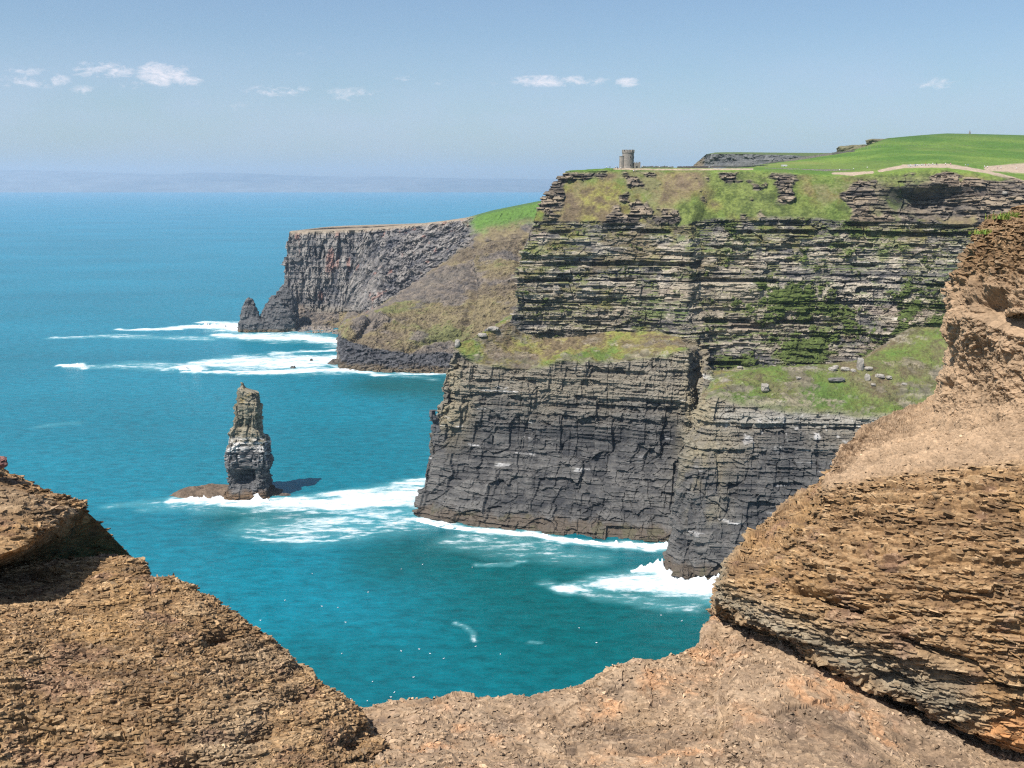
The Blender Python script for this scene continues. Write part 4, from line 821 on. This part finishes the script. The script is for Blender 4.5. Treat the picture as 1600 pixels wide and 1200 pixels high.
# left block lying above the mound
k1 = [(-260, 640, 4.4), (0, 738, 4.42), (40, 752, 4.41), (75, 769, 4.4), (101, 779, 4.39), (124, 788, 4.36)]
k0 = [(x + 4, y - 1, 5.0) for x, y, d in k1]
k2 = [(-260, 780, 3.95), (0, 800, 3.95), (37, 800, 3.98), (73, 797, 4.1), (100, 792, 4.25), (126, 790, 4.35)]
k3 = [(-260, 905, 3.6), (0, 866, 3.66), (36, 851, 3.75), (70, 828, 3.92), (98, 806, 4.14), (128, 792, 4.34)]
k4 = [(-260, 918, 4.15), (0, 888, 4.25), (45, 872, 4.36), (88, 852, 4.48), (128, 834, 4.58), (154, 816, 4.56)]
k5 = [(-260, 985, 4.9), (0, 955, 5.0), (60, 932, 5.05), (110, 908, 5.1), (162, 888, 5.1), (203, 868, 5.0)]
k6 = [(x + 30, y + 50, d + .25) for x, y, d in k5]
A = ctrl([k0, k1, k2, k3, k4, k5, k6])
A = np.concatenate([A, ctrl([[(r_[-1][0] - 14, r_[-1][1] + 12, r_[-1][2] + .6)] for r_ in (k0, k1, k2, k3, k4, k5, k6)])], 1)
FK = shale('rock_block', A, .0048, -.10, .36, 600, 'brown shale block on the far left, its overhanging right side in deep shade', 'rock', 3000, flakes=16000, amp=.6, tv=.15, tu=.3, csz=(.006, .026), tilt=.4, cap=[40, 0, 0, 0, 0, 20], tint=(1.0, .94, .86), saw=1.1, calm=lambda f: 1 - .93 * sstep(3.04, 3.2, f['V']))
# stub of stone poking into the picture above the block
def lump(name, c, r, seed, col, label, cat, mat, group=None, sc=(1, 1, .7), n_=24, cut=0.0):
    th = np.linspace(0, 2 * np.pi, n_ * 2 + 1); ph = np.linspace(-np.pi / 2, np.pi / 2, n_)
    T_, H_ = np.meshgrid(th, ph); D_ = np.stack([np.cos(T_) * np.cos(H_), np.sin(T_) * np.cos(H_), np.sin(H_)], -1)
    D_ = np.sign(D_) * np.abs(D_) ** .72
    rr = 1 + .30 * fbm(D_ + seed, .9, 3, seed) + .10 * blocks(D_ + seed, .35, .6, seed)[0] + .06 * fbm(D_ + seed, .2, 3, seed + 1)
    G = D_ * rr[..., None] * r * np.array(sc); G[:, -1] = G[:, 0]; G = G + np.array(c)
    cc = mixc(np.array(col) * .65, np.array(col) * 1.35, np.clip(.5 + .8 * fbm(D_ + seed, .3, 3, seed + 2), 0, 1))
    return tag(mesh_obj(name, G, grid_faces(*G.shape[:2]), mat, cc), label, cat, group)
lump('stone', P(-10, 724, 4.3), .043, 5, (.20, .10, .085), 'reddish brown stone on the left edge just above the shale block', 'stone', M_SHALE, sc=(1.2, 1, .6))

# ------------------------------------------------------------------ boulders on the ledges
M_BLD = rock_mat('boulder', .8, .5, .3)
BL = [(1193, 606, 2.2, (1, .8, 1.1), 'pale upright boulder at the front edge of the grassy ledge'), (1158, 572, 1.5, (1.3, 1, .6), 'small pale boulder at the left end of the near grass ledge'),
      (1247, 588, 1.2, (1.2, 1, .6), 'small light stone alone in the middle of the grass ledge'), (1307, 592, 2.2, (2.2, 1, .5), 'flat dark slab below the cluster of stones on the ledge'),
      (1298, 575, 1.6, (1.5, 1, .7), 'first stone of the row on the ledge crest'), (1308, 572, 1.3, (1.3, 1, .8), 'second stone of the row on the ledge crest'), (1318, 575, 1.7, (1.5, 1, .7), 'third stone of the row on the ledge crest'),
      (1330, 577, 1.3, (1.2, 1, .8), 'rightmost stone of the row on the ledge crest'), (1341, 572, 2.3, (.8, .8, 1.9), 'tall pale stone standing like a chair on the ledge crest'), (1354, 574, 1.5, (1.6, 1, .6), 'pale flat stone beside the tall standing stone'),
      (1352, 590, 1.8, (.8, .8, 1.2), 'light boulder below the tall standing stone'), (1375, 586, 1.7, (1.5, 1, .7), 'pale boulder right of the standing stone'), (1386, 590, 1.3, (1.3, 1, .7), 'smaller boulder touching the pale one right of the standing stone'),
      (1410, 598, 1.1, (1.3, 1, .6), 'lone stone on the right part of the near grass ledge'), (1362, 600, 1.0, (1.2, 1, .7), 'little stone low on the near ledge slope'),
      (772, 512, 2.2, (1.7, 1, .6), 'tilted pale slab at the left tip of the middle ledge'), (756, 522, 1.9, (1.6, 1, .6), 'slab just below the tilted slab on the middle ledge'), (758, 514, 1.3, (1.3, 1, .7), 'dark stone left of the tilted slab'),
      (714, 536, 1.6, (1, 1, 1.5), 'knobbly rock on the very corner of the middle ledge'), (1567, 300, 1.4, (1.2, 1, .7), 'white boulder on the grass near the top right')]
for k, (px, py, r, sc, lb) in enumerate(BL):
    q = main_surface(px, py, 1.9, 99)
    if q is None: continue
    lump('boulder', q + [0, -.3, r * sc[2] * .35], r, 700 + k, (.30, .27, .23) if 'dark' not in lb else (.14, .13, .12), lb, 'boulder', M_BLD, 'boulders on the grassy ledges', sc=(sc[0], sc[1], sc[2]), n_=12)

# ------------------------------------------------------------------ round stone tower
M_STONE = None
def tower_mat():
    m, t, b = new_mat('tower stone'); N = t.nodes.new
    tcn = N('ShaderNodeTexCoord'); br = N('ShaderNodeTexBrick'); br.inputs['Scale'].default_value = 1.0; br.inputs['Brick Width'].default_value = .9; br.inputs['Row Height'].default_value = .4
    br.inputs['Mortar Size'].default_value = .03; br.inputs['Color1'].default_value = (.40, .345, .28, 1); br.inputs['Color2'].default_value = (.29, .25, .205, 1); br.inputs['Mortar'].default_value = (.12, .11, .09, 1)
    sp = N('ShaderNodeSeparateXYZ'); t.links.new(tcn.outputs['Object'], sp.inputs[0]); a = N('ShaderNodeMath'); a.operation = 'ADD'; t.links.new(sp.outputs[0], a.inputs[0]); t.links.new(sp.outputs[1], a.inputs[1])
    cb = N('ShaderNodeCombineXYZ'); t.links.new(a.outputs[0], cb.inputs[0]); t.links.new(sp.outputs[2], cb.inputs[1]); t.links.new(cb.outputs[0], br.inputs['Vector'])
    n = N('ShaderNodeTexNoise'); n.inputs['Scale'].default_value = .8; n.inputs['Detail'].default_value = 5; t.links.new(tcn.outputs['Object'], n.inputs['Vector'])
    mx = N('ShaderNodeMixRGB'); mx.blend_type = 'MULTIPLY'; mx.inputs[0].default_value = .5; t.links.new(br.outputs[0], mx.inputs[1]); t.links.new(n.outputs[0], mx.inputs[2]); 
    bc = N('ShaderNodeBrightContrast'); bc.inputs['Bright'].default_value = .03; t.links.new(mx.outputs[0], bc.inputs[0]); t.links.new(bc.outputs[0], b.inputs['Base Color']); b.inputs['Roughness'].default_value = .9
    bp = N('ShaderNodeBump'); bp.inputs['Distance'].default_value = .08; t.links.new(br.outputs['Fac'], bp.inputs['Height']); bp.invert = True; t.links.new(bp.outputs[0], b.inputs['Normal'])
    return m
M_STONE = tower_mat(); M_DARK = plain_mat('dark opening', (.02, .02, .022), 1, .1)
class MB:
    def __init__(s): s.v = []; s.f = []
    def box(s, x0, x1, y0, y1, z0, z1):
        b_ = len(s.v); s.v += [(x0, y0, z0), (x1, y0, z0), (x1, y1, z0), (x0, y1, z0), (x0, y0, z1), (x1, y0, z1), (x1, y1, z1), (x0, y1, z1)]
        s.f += [tuple(b_ + i for i in q) for q in ((0, 3, 2, 1), (4, 5, 6, 7), (0, 1, 5, 4), (1, 2, 6, 5), (2, 3, 7, 6), (3, 0, 4, 7))]
    def ring(s, prof, cx=0, cy=0, n=28, a0=0, a1=2 * math.pi, closed=True):
        """prof: (r, z) outline revolved"""
        b_ = len(s.v); m = n if closed else n + 1
        for i in range(m):
            a = a0 + (a1 - a0) * i / n
            for r, z in prof: s.v.append((cx + r * math.cos(a), cy + r * math.sin(a), z))
        k = len(prof)
        for i in range(n):
            j = (i + 1) % m
            for q in range(k - 1): s.f.append((b_ + i * k + q, b_ + j * k + q, b_ + j * k + q + 1, b_ + i * k + q + 1))
        if not closed:
            for e_ in (0, n): s.f.append(tuple(b_ + e_ * k + q for q in range(k)))
    def build(s, name, mat, parent=None, smooth=False):
        me = bpy.data.meshes.new(name); me.from_pydata(s.v, [], s.f); me.materials.append(mat); me.validate(); me.update()
        o = bpy.data.objects.new(name, me); C.objects.link(o)
        if parent: o.parent = parent
        return o
def empty(name, loc, rz=0):
    o = bpy.data.objects.new(name, None); C.objects.link(o); o.location = loc; o.rotation_euler = (0, 0, rz); return o
TP = P(981, 263.2, 722)
tw = empty('stone_tower', (TP[0], TP[1], TP[2] - .8))
tag(tw, 'round grey stone tower with battlements on the clifftop', 'tower')
m1 = MB(); Rt = 4.0; Ht = 13.0
m1.ring([(Rt + .25, -1), (Rt + .2, 1.2), (Rt, 2.5), (Rt - .05, Ht - 2.2), (Rt + .28, Ht - 1.7), (Rt + .3, Ht - .9), (Rt - .35, Ht - .9), (Rt - .4, Ht - 2.0), (0.02, Ht - 2.0)], n=48)
m1.build('wall', M_STONE, tw)
for i in range(11):
    mm = MB(); a = i * 2 * math.pi / 11 + .1
    mm.ring([(Rt + .302, Ht - .9), (Rt + .302, Ht + .35), (Rt - .352, Ht + .35), (Rt - .352, Ht - .9)], a0=a, a1=a + .36, n=4, closed=False)
    mm.build('battlement', M_STONE, tw)
m2 = MB(); m2.ring([(2.15, -1), (2.0, 1.5), (1.95, 8.6), (2.12, 8.8), (2.12, 9.15), (1.5, 9.15), (1.5, 8.8), (.02, 8.8)], cx=-4.1, cy=-1.0, n=28); m2.build('stair_turret', M_STONE, tw)
def win(cx, cz, w, h, ang, r=4.0, ox=0, oy=0):
    mm = MB(); a = ang; x = ox + math.cos(a) * (r - .05); y = oy + math.sin(a) * (r - .05)
    mm.box(-w / 2, w / 2, -.12, .12, 0, h)
    o = mm.build('window', M_DARK, tw); o.location = (x, y, cz); o.rotation_euler = (0, 0, a + math.pi / 2)
    fr = MB(); t_ = .22; fr.box(-w / 2 - t_, w / 2 + t_, -.16, .10, -t_, 0); fr.box(-w / 2 - t_, w / 2 + t_, -.16, .10, h, h + t_); fr.box(-w / 2 - t_, -w / 2, -.16, .10, 0, h); fr.box(w / 2, w / 2 + t_, -.16, .10, 0, h)
    fr.build('frame', M_PALE, o)
M_PALE = plain_mat('pale dressed stone', (.33, .29, .24), .5, .15)
win(0, 7.6, .8, 1.3, R(-72)); win(0, 2.2, .8, 1.3, R(-70)); win(0, 7.6, .6, 1.2, R(-10)); win(0, 4.0, .35, .9, R(-105), 2.0, -4.1, -1.0)
m3 = MB(); m3.box(4.1, 8.4, -2.2, 3.2, -1, 4.4); 
for xx in (4.1, 5.5, 7.0): m3.box(xx, xx + .75, -2.2, -1.6, 4.4, 5.2)
for yy in (-2.2, -.6, 1.0, 2.4): m3.box(7.85, 8.4, yy + .601, yy + 1.25, 4.4, 5.2)
m3.build('annex', M_STONE, tw)
m4 = MB(); m4.box(5.4, 6.4, -2.26, -2.19, 0, 2.4); m4.build('doorway', M_DARK, tw)

# ------------------------------------------------------------------ walls, fence, marker and visitors on the clifftop
M_WALL = plain_mat('field stone', (.20, .18, .16), .8, .35); M_FLAG = plain_mat('pale flagstone', (.40, .38, .35), .8, .25)
def wall_line(name, pts, h, w, mat, label, seed, tag_cat='wall', sink=.6):
    L = [P(*p) for p in pts]; mb = MB(); r = random.Random(seed)
    vs = []
    for a, b_ in zip(L[:-1], L[1:]):
        n_ = max(2, int(np.linalg.norm(b_ - a) / 1.1))
        for i in range(n_):
            p = a + (b_ - a) * i / n_; q = a + (b_ - a) * (i + .985) / n_; d = (q - p)[:2]; d = d / (np.linalg.norm(d) + 1e-9); nn = np.array([-d[1], d[0]]) * w / 2
            hh = h * r.uniform(.82, 1.2); k = len(mb.v)
            for (e_, s_) in ((p, 1), (p, -1), (q, -1), (q, 1)): mb.v.append((e_[0] + nn[0] * s_, e_[1] + nn[1] * s_, e_[2] - sink))
            for (e_, s_) in ((p, 1), (p, -1), (q, -1), (q, 1)): mb.v.append((e_[0] + nn[0] * s_ * .85, e_[1] + nn[1] * s_ * .85, e_[2] + hh))
            mb.f += [tuple(k + i2 for i2 in f_) for f_ in ((0, 3, 2, 1), (4, 5, 6, 7), (0, 1, 5, 4), (1, 2, 6, 5), (2, 3, 7, 6), (3, 0, 4, 7))]
    return tag(mb.build(name, mat), label, tag_cat)
wall_line('stone_wall', [(1002, 262.4, 735), (1026, 262.2, 740), (1052, 262.8, 745)], 1.1, .7, M_WALL, 'low dark stone wall running right from the tower', 1)
wall_line('stone_wall', [(1418, 262.2, 735), (1440, 261.0, 732), (1470, 261.8, 728)], 1.9, .6, M_FLAG, 'pale flagstone wall of the viewing place on the rise above the alcove', 2)
wall_line('stone_wall', [(1058, 261.6, 800), (1110, 261.2, 830), (1160, 261.0, 850), (1200, 259.0, 900)], .8, .6, M_WALL, 'long low wall along the back of the path right of the tower', 3)
wall_line('stone_wall', [(1195, 257.2, 990), (1225, 252.6, 1000), (1262, 246.6, 1000), (1300, 241.0, 1000), (1335, 237.0, 1010)], 1.5, .9, M_WALL, 'field wall climbing the left edge of the green hill', 4)
wall_line('stone_wall', [(1500, 262.5, 745), (1545, 268.5, 738), (1570, 276, 730), (1600, 282, 722)], .9, .6, M_WALL, 'dark flagstone wall dropping along the path near the right edge', 5)
wall_line('flagstone_ridge', [(1195, 263.6, 800), (1280, 266.2, 780), (1352, 265.8, 772)], .7, .5, M_WALL, 'faint low wall behind the path in the middle of the clifftop', 6, 'wall')
# rocky knoll on the skyline
for k, (px, py, r, sc, lb) in enumerate([(1326, 236, 7.5, (1.5, 1.3, .75), 'rocky knoll on the skyline where the field wall ends'), (1343, 232, 6.5, (1.8, 1.3, .6), 'second outcrop of the skyline knoll, half grassed'), (1372, 222, 6.5, (2.2, 1.4, .5), 'higher grey outcrop on the left shoulder of the hill'),
                                         (1394, 218.5, 4.5, (2.4, 1.4, .4), 'small outcrop just right of the higher grey one')]):
    q = P(px, py, 1120 if k < 2 else 1240); lump('outcrop', q, r, 760 + k, (.14, .13, .075), lb, 'outcrop', M_FAR, sc=sc, n_=16)
def fence(pts, n_, label, h=1.2):
    e_ = empty('fence', P(*pts[0])); tag(e_, label, 'fence'); base = np.array(e_.location); L = [P(*p) for p in pts]; seg = np.linspace(0, len(L) - 1, n_); me0 = None; prev = []
    for s_ in seg:
        i = min(int(s_), len(L) - 2); p = L[i] + (L[i + 1] - L[i]) * (s_ - i) - base; prev.append(p)
        if me0 is None:
            mm = MB(); mm.box(-.10, .10, -.10, .10, -.8, h); mm.box(-.13, .13, -.13, .13, h, h + .06); o = mm.build('post', M_PALE, e_); me0 = o
        else: o = me0.copy(); C.objects.link(o); o.parent = e_
        o.location = p
    mm = MB()
    for a, b_ in zip(prev[:-1], prev[1:]):
        for hz in (.45, .95):
            k = len(mm.v)
            for e2 in (a, b_):
                for dy, dz in ((-.02, -.02), (.02, -.02), (.02, .02), (-.02, .02)): mm.v.append((e2[0], e2[1] + dy, e2[2] + hz + dz))
            mm.f += [(k, k + 1, k + 5, k + 4), (k + 1, k + 2, k + 6, k + 5), (k + 2, k + 3, k + 7, k + 6), (k + 3, k, k + 4, k + 7)]
    mm.build('wire', M_WALL, e_)
fence([(1345, 231.5, 1030), (1400, 229.5, 1040), (1450, 228.5, 1040), (1520, 229.0, 1040), (1600, 231.5, 1040)], 44, 'line of pale fence posts across the green hill')
fence([(1100, 259.8, 900), (1160, 259.0, 920), (1230, 258.6, 930), (1330, 259.5, 930)], 30, 'line of small posts across the field behind the path')
mk = MB(); mk.ring([(1.3, -1), (1.1, 1.2), (.8, 2.6), (.5, 3.6), (.35, 4.4), (.02, 4.7)], n=10); o = mk.build('cairn', M_WALL); o.location = P(1515, 209.6, 1295); tag(o, 'small dark cairn on the very top of the green hill', 'cairn')
hb = empty('hut', P(1225, 262.3, 850)); tag(hb, 'small white hut in the field behind the clifftop path', 'hut')
M_WHITE = plain_mat('white limewash', (.78, .77, .74), 1, .06)
mm = MB(); mm.box(-2.2, 2.2, -1.2, 1.2, -.8, 1.7); mm.build('wall', M_WHITE, hb)
mm = MB(); mm.v = [(-2.4, -1.4, 1.7), (2.4, -1.4, 1.7), (2.4, 1.4, 1.7), (-2.4, 1.4, 1.7), (-2.4, 0, 2.5), (2.4, 0, 2.5)]; mm.f = [(0, 1, 5, 4), (2, 3, 4, 5), (0, 4, 3), (1, 2, 5), (0, 3, 2, 1)]; mm.build('roof', plain_mat('grey roof', (.3, .3, .3)), hb)
mm = MB(); mm.box(-.4, .4, -1.24, -1.199, -.3, 1.3); mm.build('door', M_DARK, hb)

# a visitor: one continuous skinned body with clothing as children
def person_mesh(walk):
    sw = .18 if walk else .04
    me = bpy.data.meshes.new('person')
    J = [(0, 0, .95), (0, 0, 1.2), (0, 0, 1.42), (0, 0, 1.5), (0, -.02, 1.60), (0, -.01, 1.72), (.1, 0, .9), (.1, -sw, .5), (.1, -sw * .4, .08), (.1, -sw * .4 - .14, .03), (-.1, 0, .9), (-.1, sw, .48), (-.1, sw * 1.6, .10), (-.1, sw * 1.6 - .14, .04),
         (.19, 0, 1.4), (.24, .05, 1.12), (.24, -.06, .88), (.24, -.09, .79), (-.19, 0, 1.4), (-.24, -.06, 1.12), (-.24, -.14, .88), (-.24, -.18, .80)]
    E = [(0, 1), (1, 2), (2, 3), (3, 4), (4, 5), (0, 6), (6, 7), (7, 8), (8, 9), (0, 10), (10, 11), (11, 12), (12, 13), (2, 14), (14, 15), (15, 16), (16, 17), (2, 18), (18, 19), (19, 20), (20, 21)]
    Rr = [.14, .13, .12, .055, .095, .08, .09, .06, .045, .035, .09, .06, .045, .035, .06, .045, .035, .03, .06, .045, .035, .03]
    me.from_pydata(J, E, []); o = bpy.data.objects.new('person', me); C.objects.link(o)
    sk = o.modifiers.new('s', 'SKIN')
    for i, r in enumerate(Rr): me.skin_vertices[0].data[i].radius = (r, r * .8 if i < 3 else r)
    me.skin_vertices[0].data[0].use_root = True
    o.modifiers.new('ss', 'SUBSURF').levels = 1
    dg = bpy.context.evaluated_depsgraph_get(); res = bpy.data.meshes.new_from_object(o.evaluated_get(dg)); bpy.data.objects.remove(o)
    return res
PM = [person_mesh(True), person_mesh(False)]
SKIN = plain_mat('skin', (.45, .28, .2), .3, .05); HAIR = plain_mat('hair', (.05, .035, .025), .1, .2); TROU = plain_mat('dark trousers', (.05, .06, .09), .3, .2)
JK = {'white': (.8, .8, .8), 'red': (.45, .06, .06), 'blue': (.08, .16, .4), 'pink': (.65, .35, .38), 'black': (.03, .03, .035), 'yellow': (.6, .5, .12)}
JM = {k: plain_mat(k + ' cloth', c, .3, .08) for k, c in JK.items()}
def shell(name, rows_, mat):
    mb = MB()
    for pr, cx, cy in rows_: mb.ring(pr, cx, cy, n=10)
    return mb, mat
top_me = {}
for k in JM:
    mb = MB(); mb.ring([(.155, .86), (.19, .95), (.18, 1.15), (.215, 1.36), (.12, 1.47), (.07, 1.5)], n=12)
    o = mb.build('jacket', JM[k]); bpy.data.objects.remove(o); top_me[k] = bpy.data.meshes[-1] if False else None
def mk_mesh(name, mb, mat):
    me = bpy.data.meshes.new(name); me.from_pydata(mb.v, [], mb.f); me.materials.append(mat); me.update(); return me
for k in JM:
    mb = MB(); mb.ring([(.165, .84), (.20, .95), (.19, 1.15), (.23, 1.36), (.13, 1.47), (.07, 1.5)], n=12)
    for s_ in (-1, 1): mb.ring([(.05, .86), (.065, 1.0), (.075, 1.25), (.09, 1.38), (.03, 1.44)], cx=s_ * .235, cy=-.03, n=8)
    top_me[k] = mk_mesh('jacket', mb, JM[k])
mb = MB(); mb.ring([(.11, 1.62), (.115, 1.70), (.09, 1.78), (.01, 1.82)], cy=.02, n=10); hair_me = mk_mesh('hair', mb, HAIR)
mb = MB()
for s_ in (-1, 1): mb.ring([(.075, .12), (.085, .5), (.12, .86)], cx=s_ * .1, n=8)
tr_me = mk_mesh('trousers', mb, TROU)
for p_ in PM:
    p_.materials.clear(); p_.materials.append(SKIN)
folk = [(948, 'white', 'left of the tower at the cliff edge'), (953, 'black', 'left of the tower at the cliff edge'), (962, 'white', 'just left of the stair turret'), (965, 'black', 'close by the stair turret'), (970, 'white', 'in front of the stair turret'),
        (990, 'white', 'by the tower door'), (992, 'pink', 'by the tower door'), (994, 'white', 'right of the tower door'), (1003.5, 'white', 'at the near end of the dark wall'), (1006, 'black', 'at the near end of the dark wall'),
        (1018, 'pink', 'behind the dark wall'), (1020, 'red', 'behind the dark wall'), (1030, 'white', 'past the middle of the dark wall'), (1038, 'black', 'on the path right of the dark wall'), (1045, 'white', 'on the path right of the dark wall'),
        (1108, 'white', 'alone on the long path'), (1312, 'white', 'on the bare ground in the middle'), (1334, 'white', 'on the bare ground in the middle'), (1355, 'white', 'where the path starts to climb'),
        (1423, 'white', 'at the flagstone viewing wall'), (1430, 'blue', 'at the flagstone viewing wall'), (1433, 'white', 'at the flagstone viewing wall'), (1440, 'white', 'at the flagstone viewing wall'), (1446, 'red', 'at the flagstone viewing wall'),
        (1451, 'white', 'at the flagstone viewing wall'), (1457, 'white', 'at the flagstone viewing wall'), (1463, 'black', 'at the flagstone viewing wall'), (1477, 'white', 'right of the viewing wall on the path'), (1485, 'pink', 'right of the viewing wall on the path'),
        (1508, 'white', 'on the path going down to the right'), (1512, 'blue', 'on the path going down to the right'), (1538, 'white', 'beside the dark wall near the right edge'), (1543, 'white', 'beside the dark wall near the right edge'), (1559, 'pink', 'far down the right-hand path'), (1564, 'white', 'far down the right-hand path'), (1588, 'white', 'last one on the right-hand path')]
rr = random.Random(4)
g_ = MAIN['G'][(MAIN['v'] > 8.5) & (MAIN['v'] < 11)]; gxy = g_[:, :2]
def ground_at(px, D):
    x = P(px, 262, D)[0]; d = (g_[:, 0] - x) ** 2 + (g_[:, 1] - D) ** 2; return np.array([x, D, g_[np.argmin(d), 2]])
PRO = {}
for k, (px, colr, where) in enumerate(folk):
    D_ = 724 if px < 1000 else (740 if px < 1100 else (760 if px < 1400 else 728))
    if px > 1490: D_ = 726
    if 985 < px < 996: D_ = 714
    if 963 < px < 972: D_ = 716
    q = ground_at(px, D_)
    o = bpy.data.objects.new('person', PM[k % 2]); C.objects.link(o); o.location = q; o.rotation_euler = (0, 0, rr.uniform(0, 6.28)); s_ = rr.uniform(.95, 1.08); o.scale = (s_,) * 3
    for me in (top_me[colr], hair_me, tr_me):
        c = bpy.data.objects.new(me.name.split('.')[0], me); C.objects.link(c); c.parent = o
    tag(o, 'tiny visitor in a %s top %s' % (colr, where), 'person', 'visitors on the clifftop')

ORD = 'first second third fourth fifth sixth seventh eighth ninth tenth eleventh twelfth thirteenth fourteenth fifteenth sixteenth seventeenth eighteenth nineteenth twentieth'.split()
ORD += ['twenty-' + w for w in ORD[:9]]
seen = {}
for o in [o for o in C.objects if o.name.startswith('person') and 'label' in o]: seen.setdefault(o['label'], []).append(o)
for lb, L in seen.items():
    if len(L) > 1:
        for k, o in enumerate(sorted(L, key=lambda o: o.location.x / o.location.y)): o['label'] = lb.replace('tiny ', '').replace(' near the right edge', ' at right').replace('on the bare ground in the middle', 'on the bare ground').replace(' at the flagstone viewing wall', ' at the viewing wall') + ', %s such from the left' % ORD[k]
# ------------------------------------------------------------------ gulls resting on the water
M_GULL = plain_mat('white feathers', (.82, .82, .82), .2, .04)
mb = MB(); mb.v = []; 
th_ = np.linspace(0, 2 * np.pi, 13)[:-1]; prof = [(-.34, .02, .16), (-.28, .09, .14), (-.12, .15, .11), (.08, .155, .11), (.22, .11, .13), (.28, .055, .24), (.31, .065, .34), (.37, .05, .36), (.42, .015, .34)]
for y_, r_, z_ in prof:
    for a in th_: mb.v.append((r_ * math.cos(a), -y_, z_ + r_ * .8 * math.sin(a)))
for i in range(len(prof) - 1):
    for j in range(12): mb.f.append((i * 12 + j, i * 12 + (j + 1) % 12, (i + 1) * 12 + (j + 1) % 12, (i + 1) * 12 + j))
mb.f += [tuple(range(12)), tuple(range(len(prof) * 12 - 12, len(prof) * 12))]
gull_me = mk_mesh('gull', mb, M_GULL)
mb = MB()
for s_ in (-1, 1):
    k = len(mb.v); mb.v += [(s_ * .10, -.18, .22), (s_ * .17, -.05, .17), (s_ * .12, .38, .19), (s_ * .05, .2, .28), (s_ * .16, -.02, .12), (s_ * .11, .3, .13)]
    mb.f += [(k, k + 1, k + 2, k + 3), (k, k + 4, k + 5, k + 2), (k + 1, k + 4, k + 5, k + 2)]
wing_me = mk_mesh('wing', mb, plain_mat('grey feathers', (.55, .56, .58), .2, .05))
gp = [(627, 890), (575, 926), (503, 948), (528, 950), (445, 939), (407, 970), (534, 1022), (627, 1018), (655, 1015), (672, 1022), (693, 1030), (743, 1011), (782, 1023), (582, 1066), (646, 1059), (616, 1083), (611, 1090), (637, 1096), (574, 1096), (548, 1093), (905, 982), (932, 1005), (1065, 971), (738, 887), (660, 883), (1033, 962), (540, 973), (488, 897)]
for k, (px, py) in enumerate(sorted(gp)):
    o = bpy.data.objects.new('gull', gull_me); C.objects.link(o); o.location = sea_pt(px, py) + [0, 0, .1]; o.rotation_euler = (0, 0, rr.uniform(0, 6.28)); o.scale = (1.25,) * 3
    w_ = bpy.data.objects.new('wing', wing_me); C.objects.link(w_); w_.parent = o
    tag(o, 'white gull sitting on the teal water, %s gull from the left' % ORD[k], 'gull', 'gulls resting on the water')

# ------------------------------------------------------------------ grass tufts on the near rock
def tuft(px, py, D, n_, h, spread, label, seed, col=(.13, .20, .035)):
    r = np.random.default_rng(seed); c = P(px, py, D); V = []; Fq = []; cl = []
    for i in range(n_):
        x = r.normal(0, spread); y = r.normal(0, spread * .5); a = r.uniform(0, 6.28); L = h * r.uniform(.5, 1.15); ln = r.uniform(.1, .8); w = h * .035 + .0015
        dx, dy = math.cos(a), math.sin(a); k = len(V); cc_ = np.array(col) * r.uniform(.6, 1.5) * np.array([r.uniform(.8, 1.5), 1, 1]); z0 = -.03
        for t_ in (0, .4, .75, 1):
            o_ = L * ln * t_ * t_; zt = L * (t_ - .35 * ln * t_ * t_) + z0; ww = w * (1 - t_ ** 1.5) + .0003
            V += [(c[0] + x + dx * o_ - dy * ww, c[1] + y + dy * o_ + dx * ww, c[2] + zt), (c[0] + x + dx * o_ + dy * ww, c[1] + y + dy * o_ - dx * ww, c[2] + zt)]; cl += [cc_, cc_]
        for q in range(3): Fq.append((k + 2 * q, k + 2 * q + 1, k + 2 * q + 3, k + 2 * q + 2))
    tag(mesh_obj('grass_tuft', np.array(V), np.array(Fq), M_GRASS, np.array(cl)), label, 'grass tuft')
M_GRASS = rock_mat('grass blades', .05, .0, .15, .7)
tuft(1592, 335, 6.45, 420, .05, .075, 'green tuft on top of the right outcrop at the picture edge', 1)
tuft(1540, 358, 6.35, 150, .035, .045, 'low green cushion just below the top of the right outcrop', 2)
tuft(1244, 836, 4.85, 130, .03, .030, 'small tuft of grass on the left rim of the right outcrop', 3)

# ------------------------------------------------------------------ air
m = bpy.data.materials.new('haze'); m.use_nodes = True; t = m.node_tree; t.nodes.clear()
out = t.nodes.new('ShaderNodeOutputMaterial'); pv = t.nodes.new('ShaderNodeVolumePrincipled')
pv.inputs['Color'].default_value = (.70, .82, 1.0, 1); pv.inputs['Density'].default_value = 3.6e-5; pv.inputs['Anisotropy'].default_value = 0.25
t.links.new(pv.outputs[0], out.inputs['Volume'])
mb = MB(); mb.box(-36000, 36000, -2000, 39500, -60, 820); o = mb.build('haze', m); tag(o, kind='stuff')
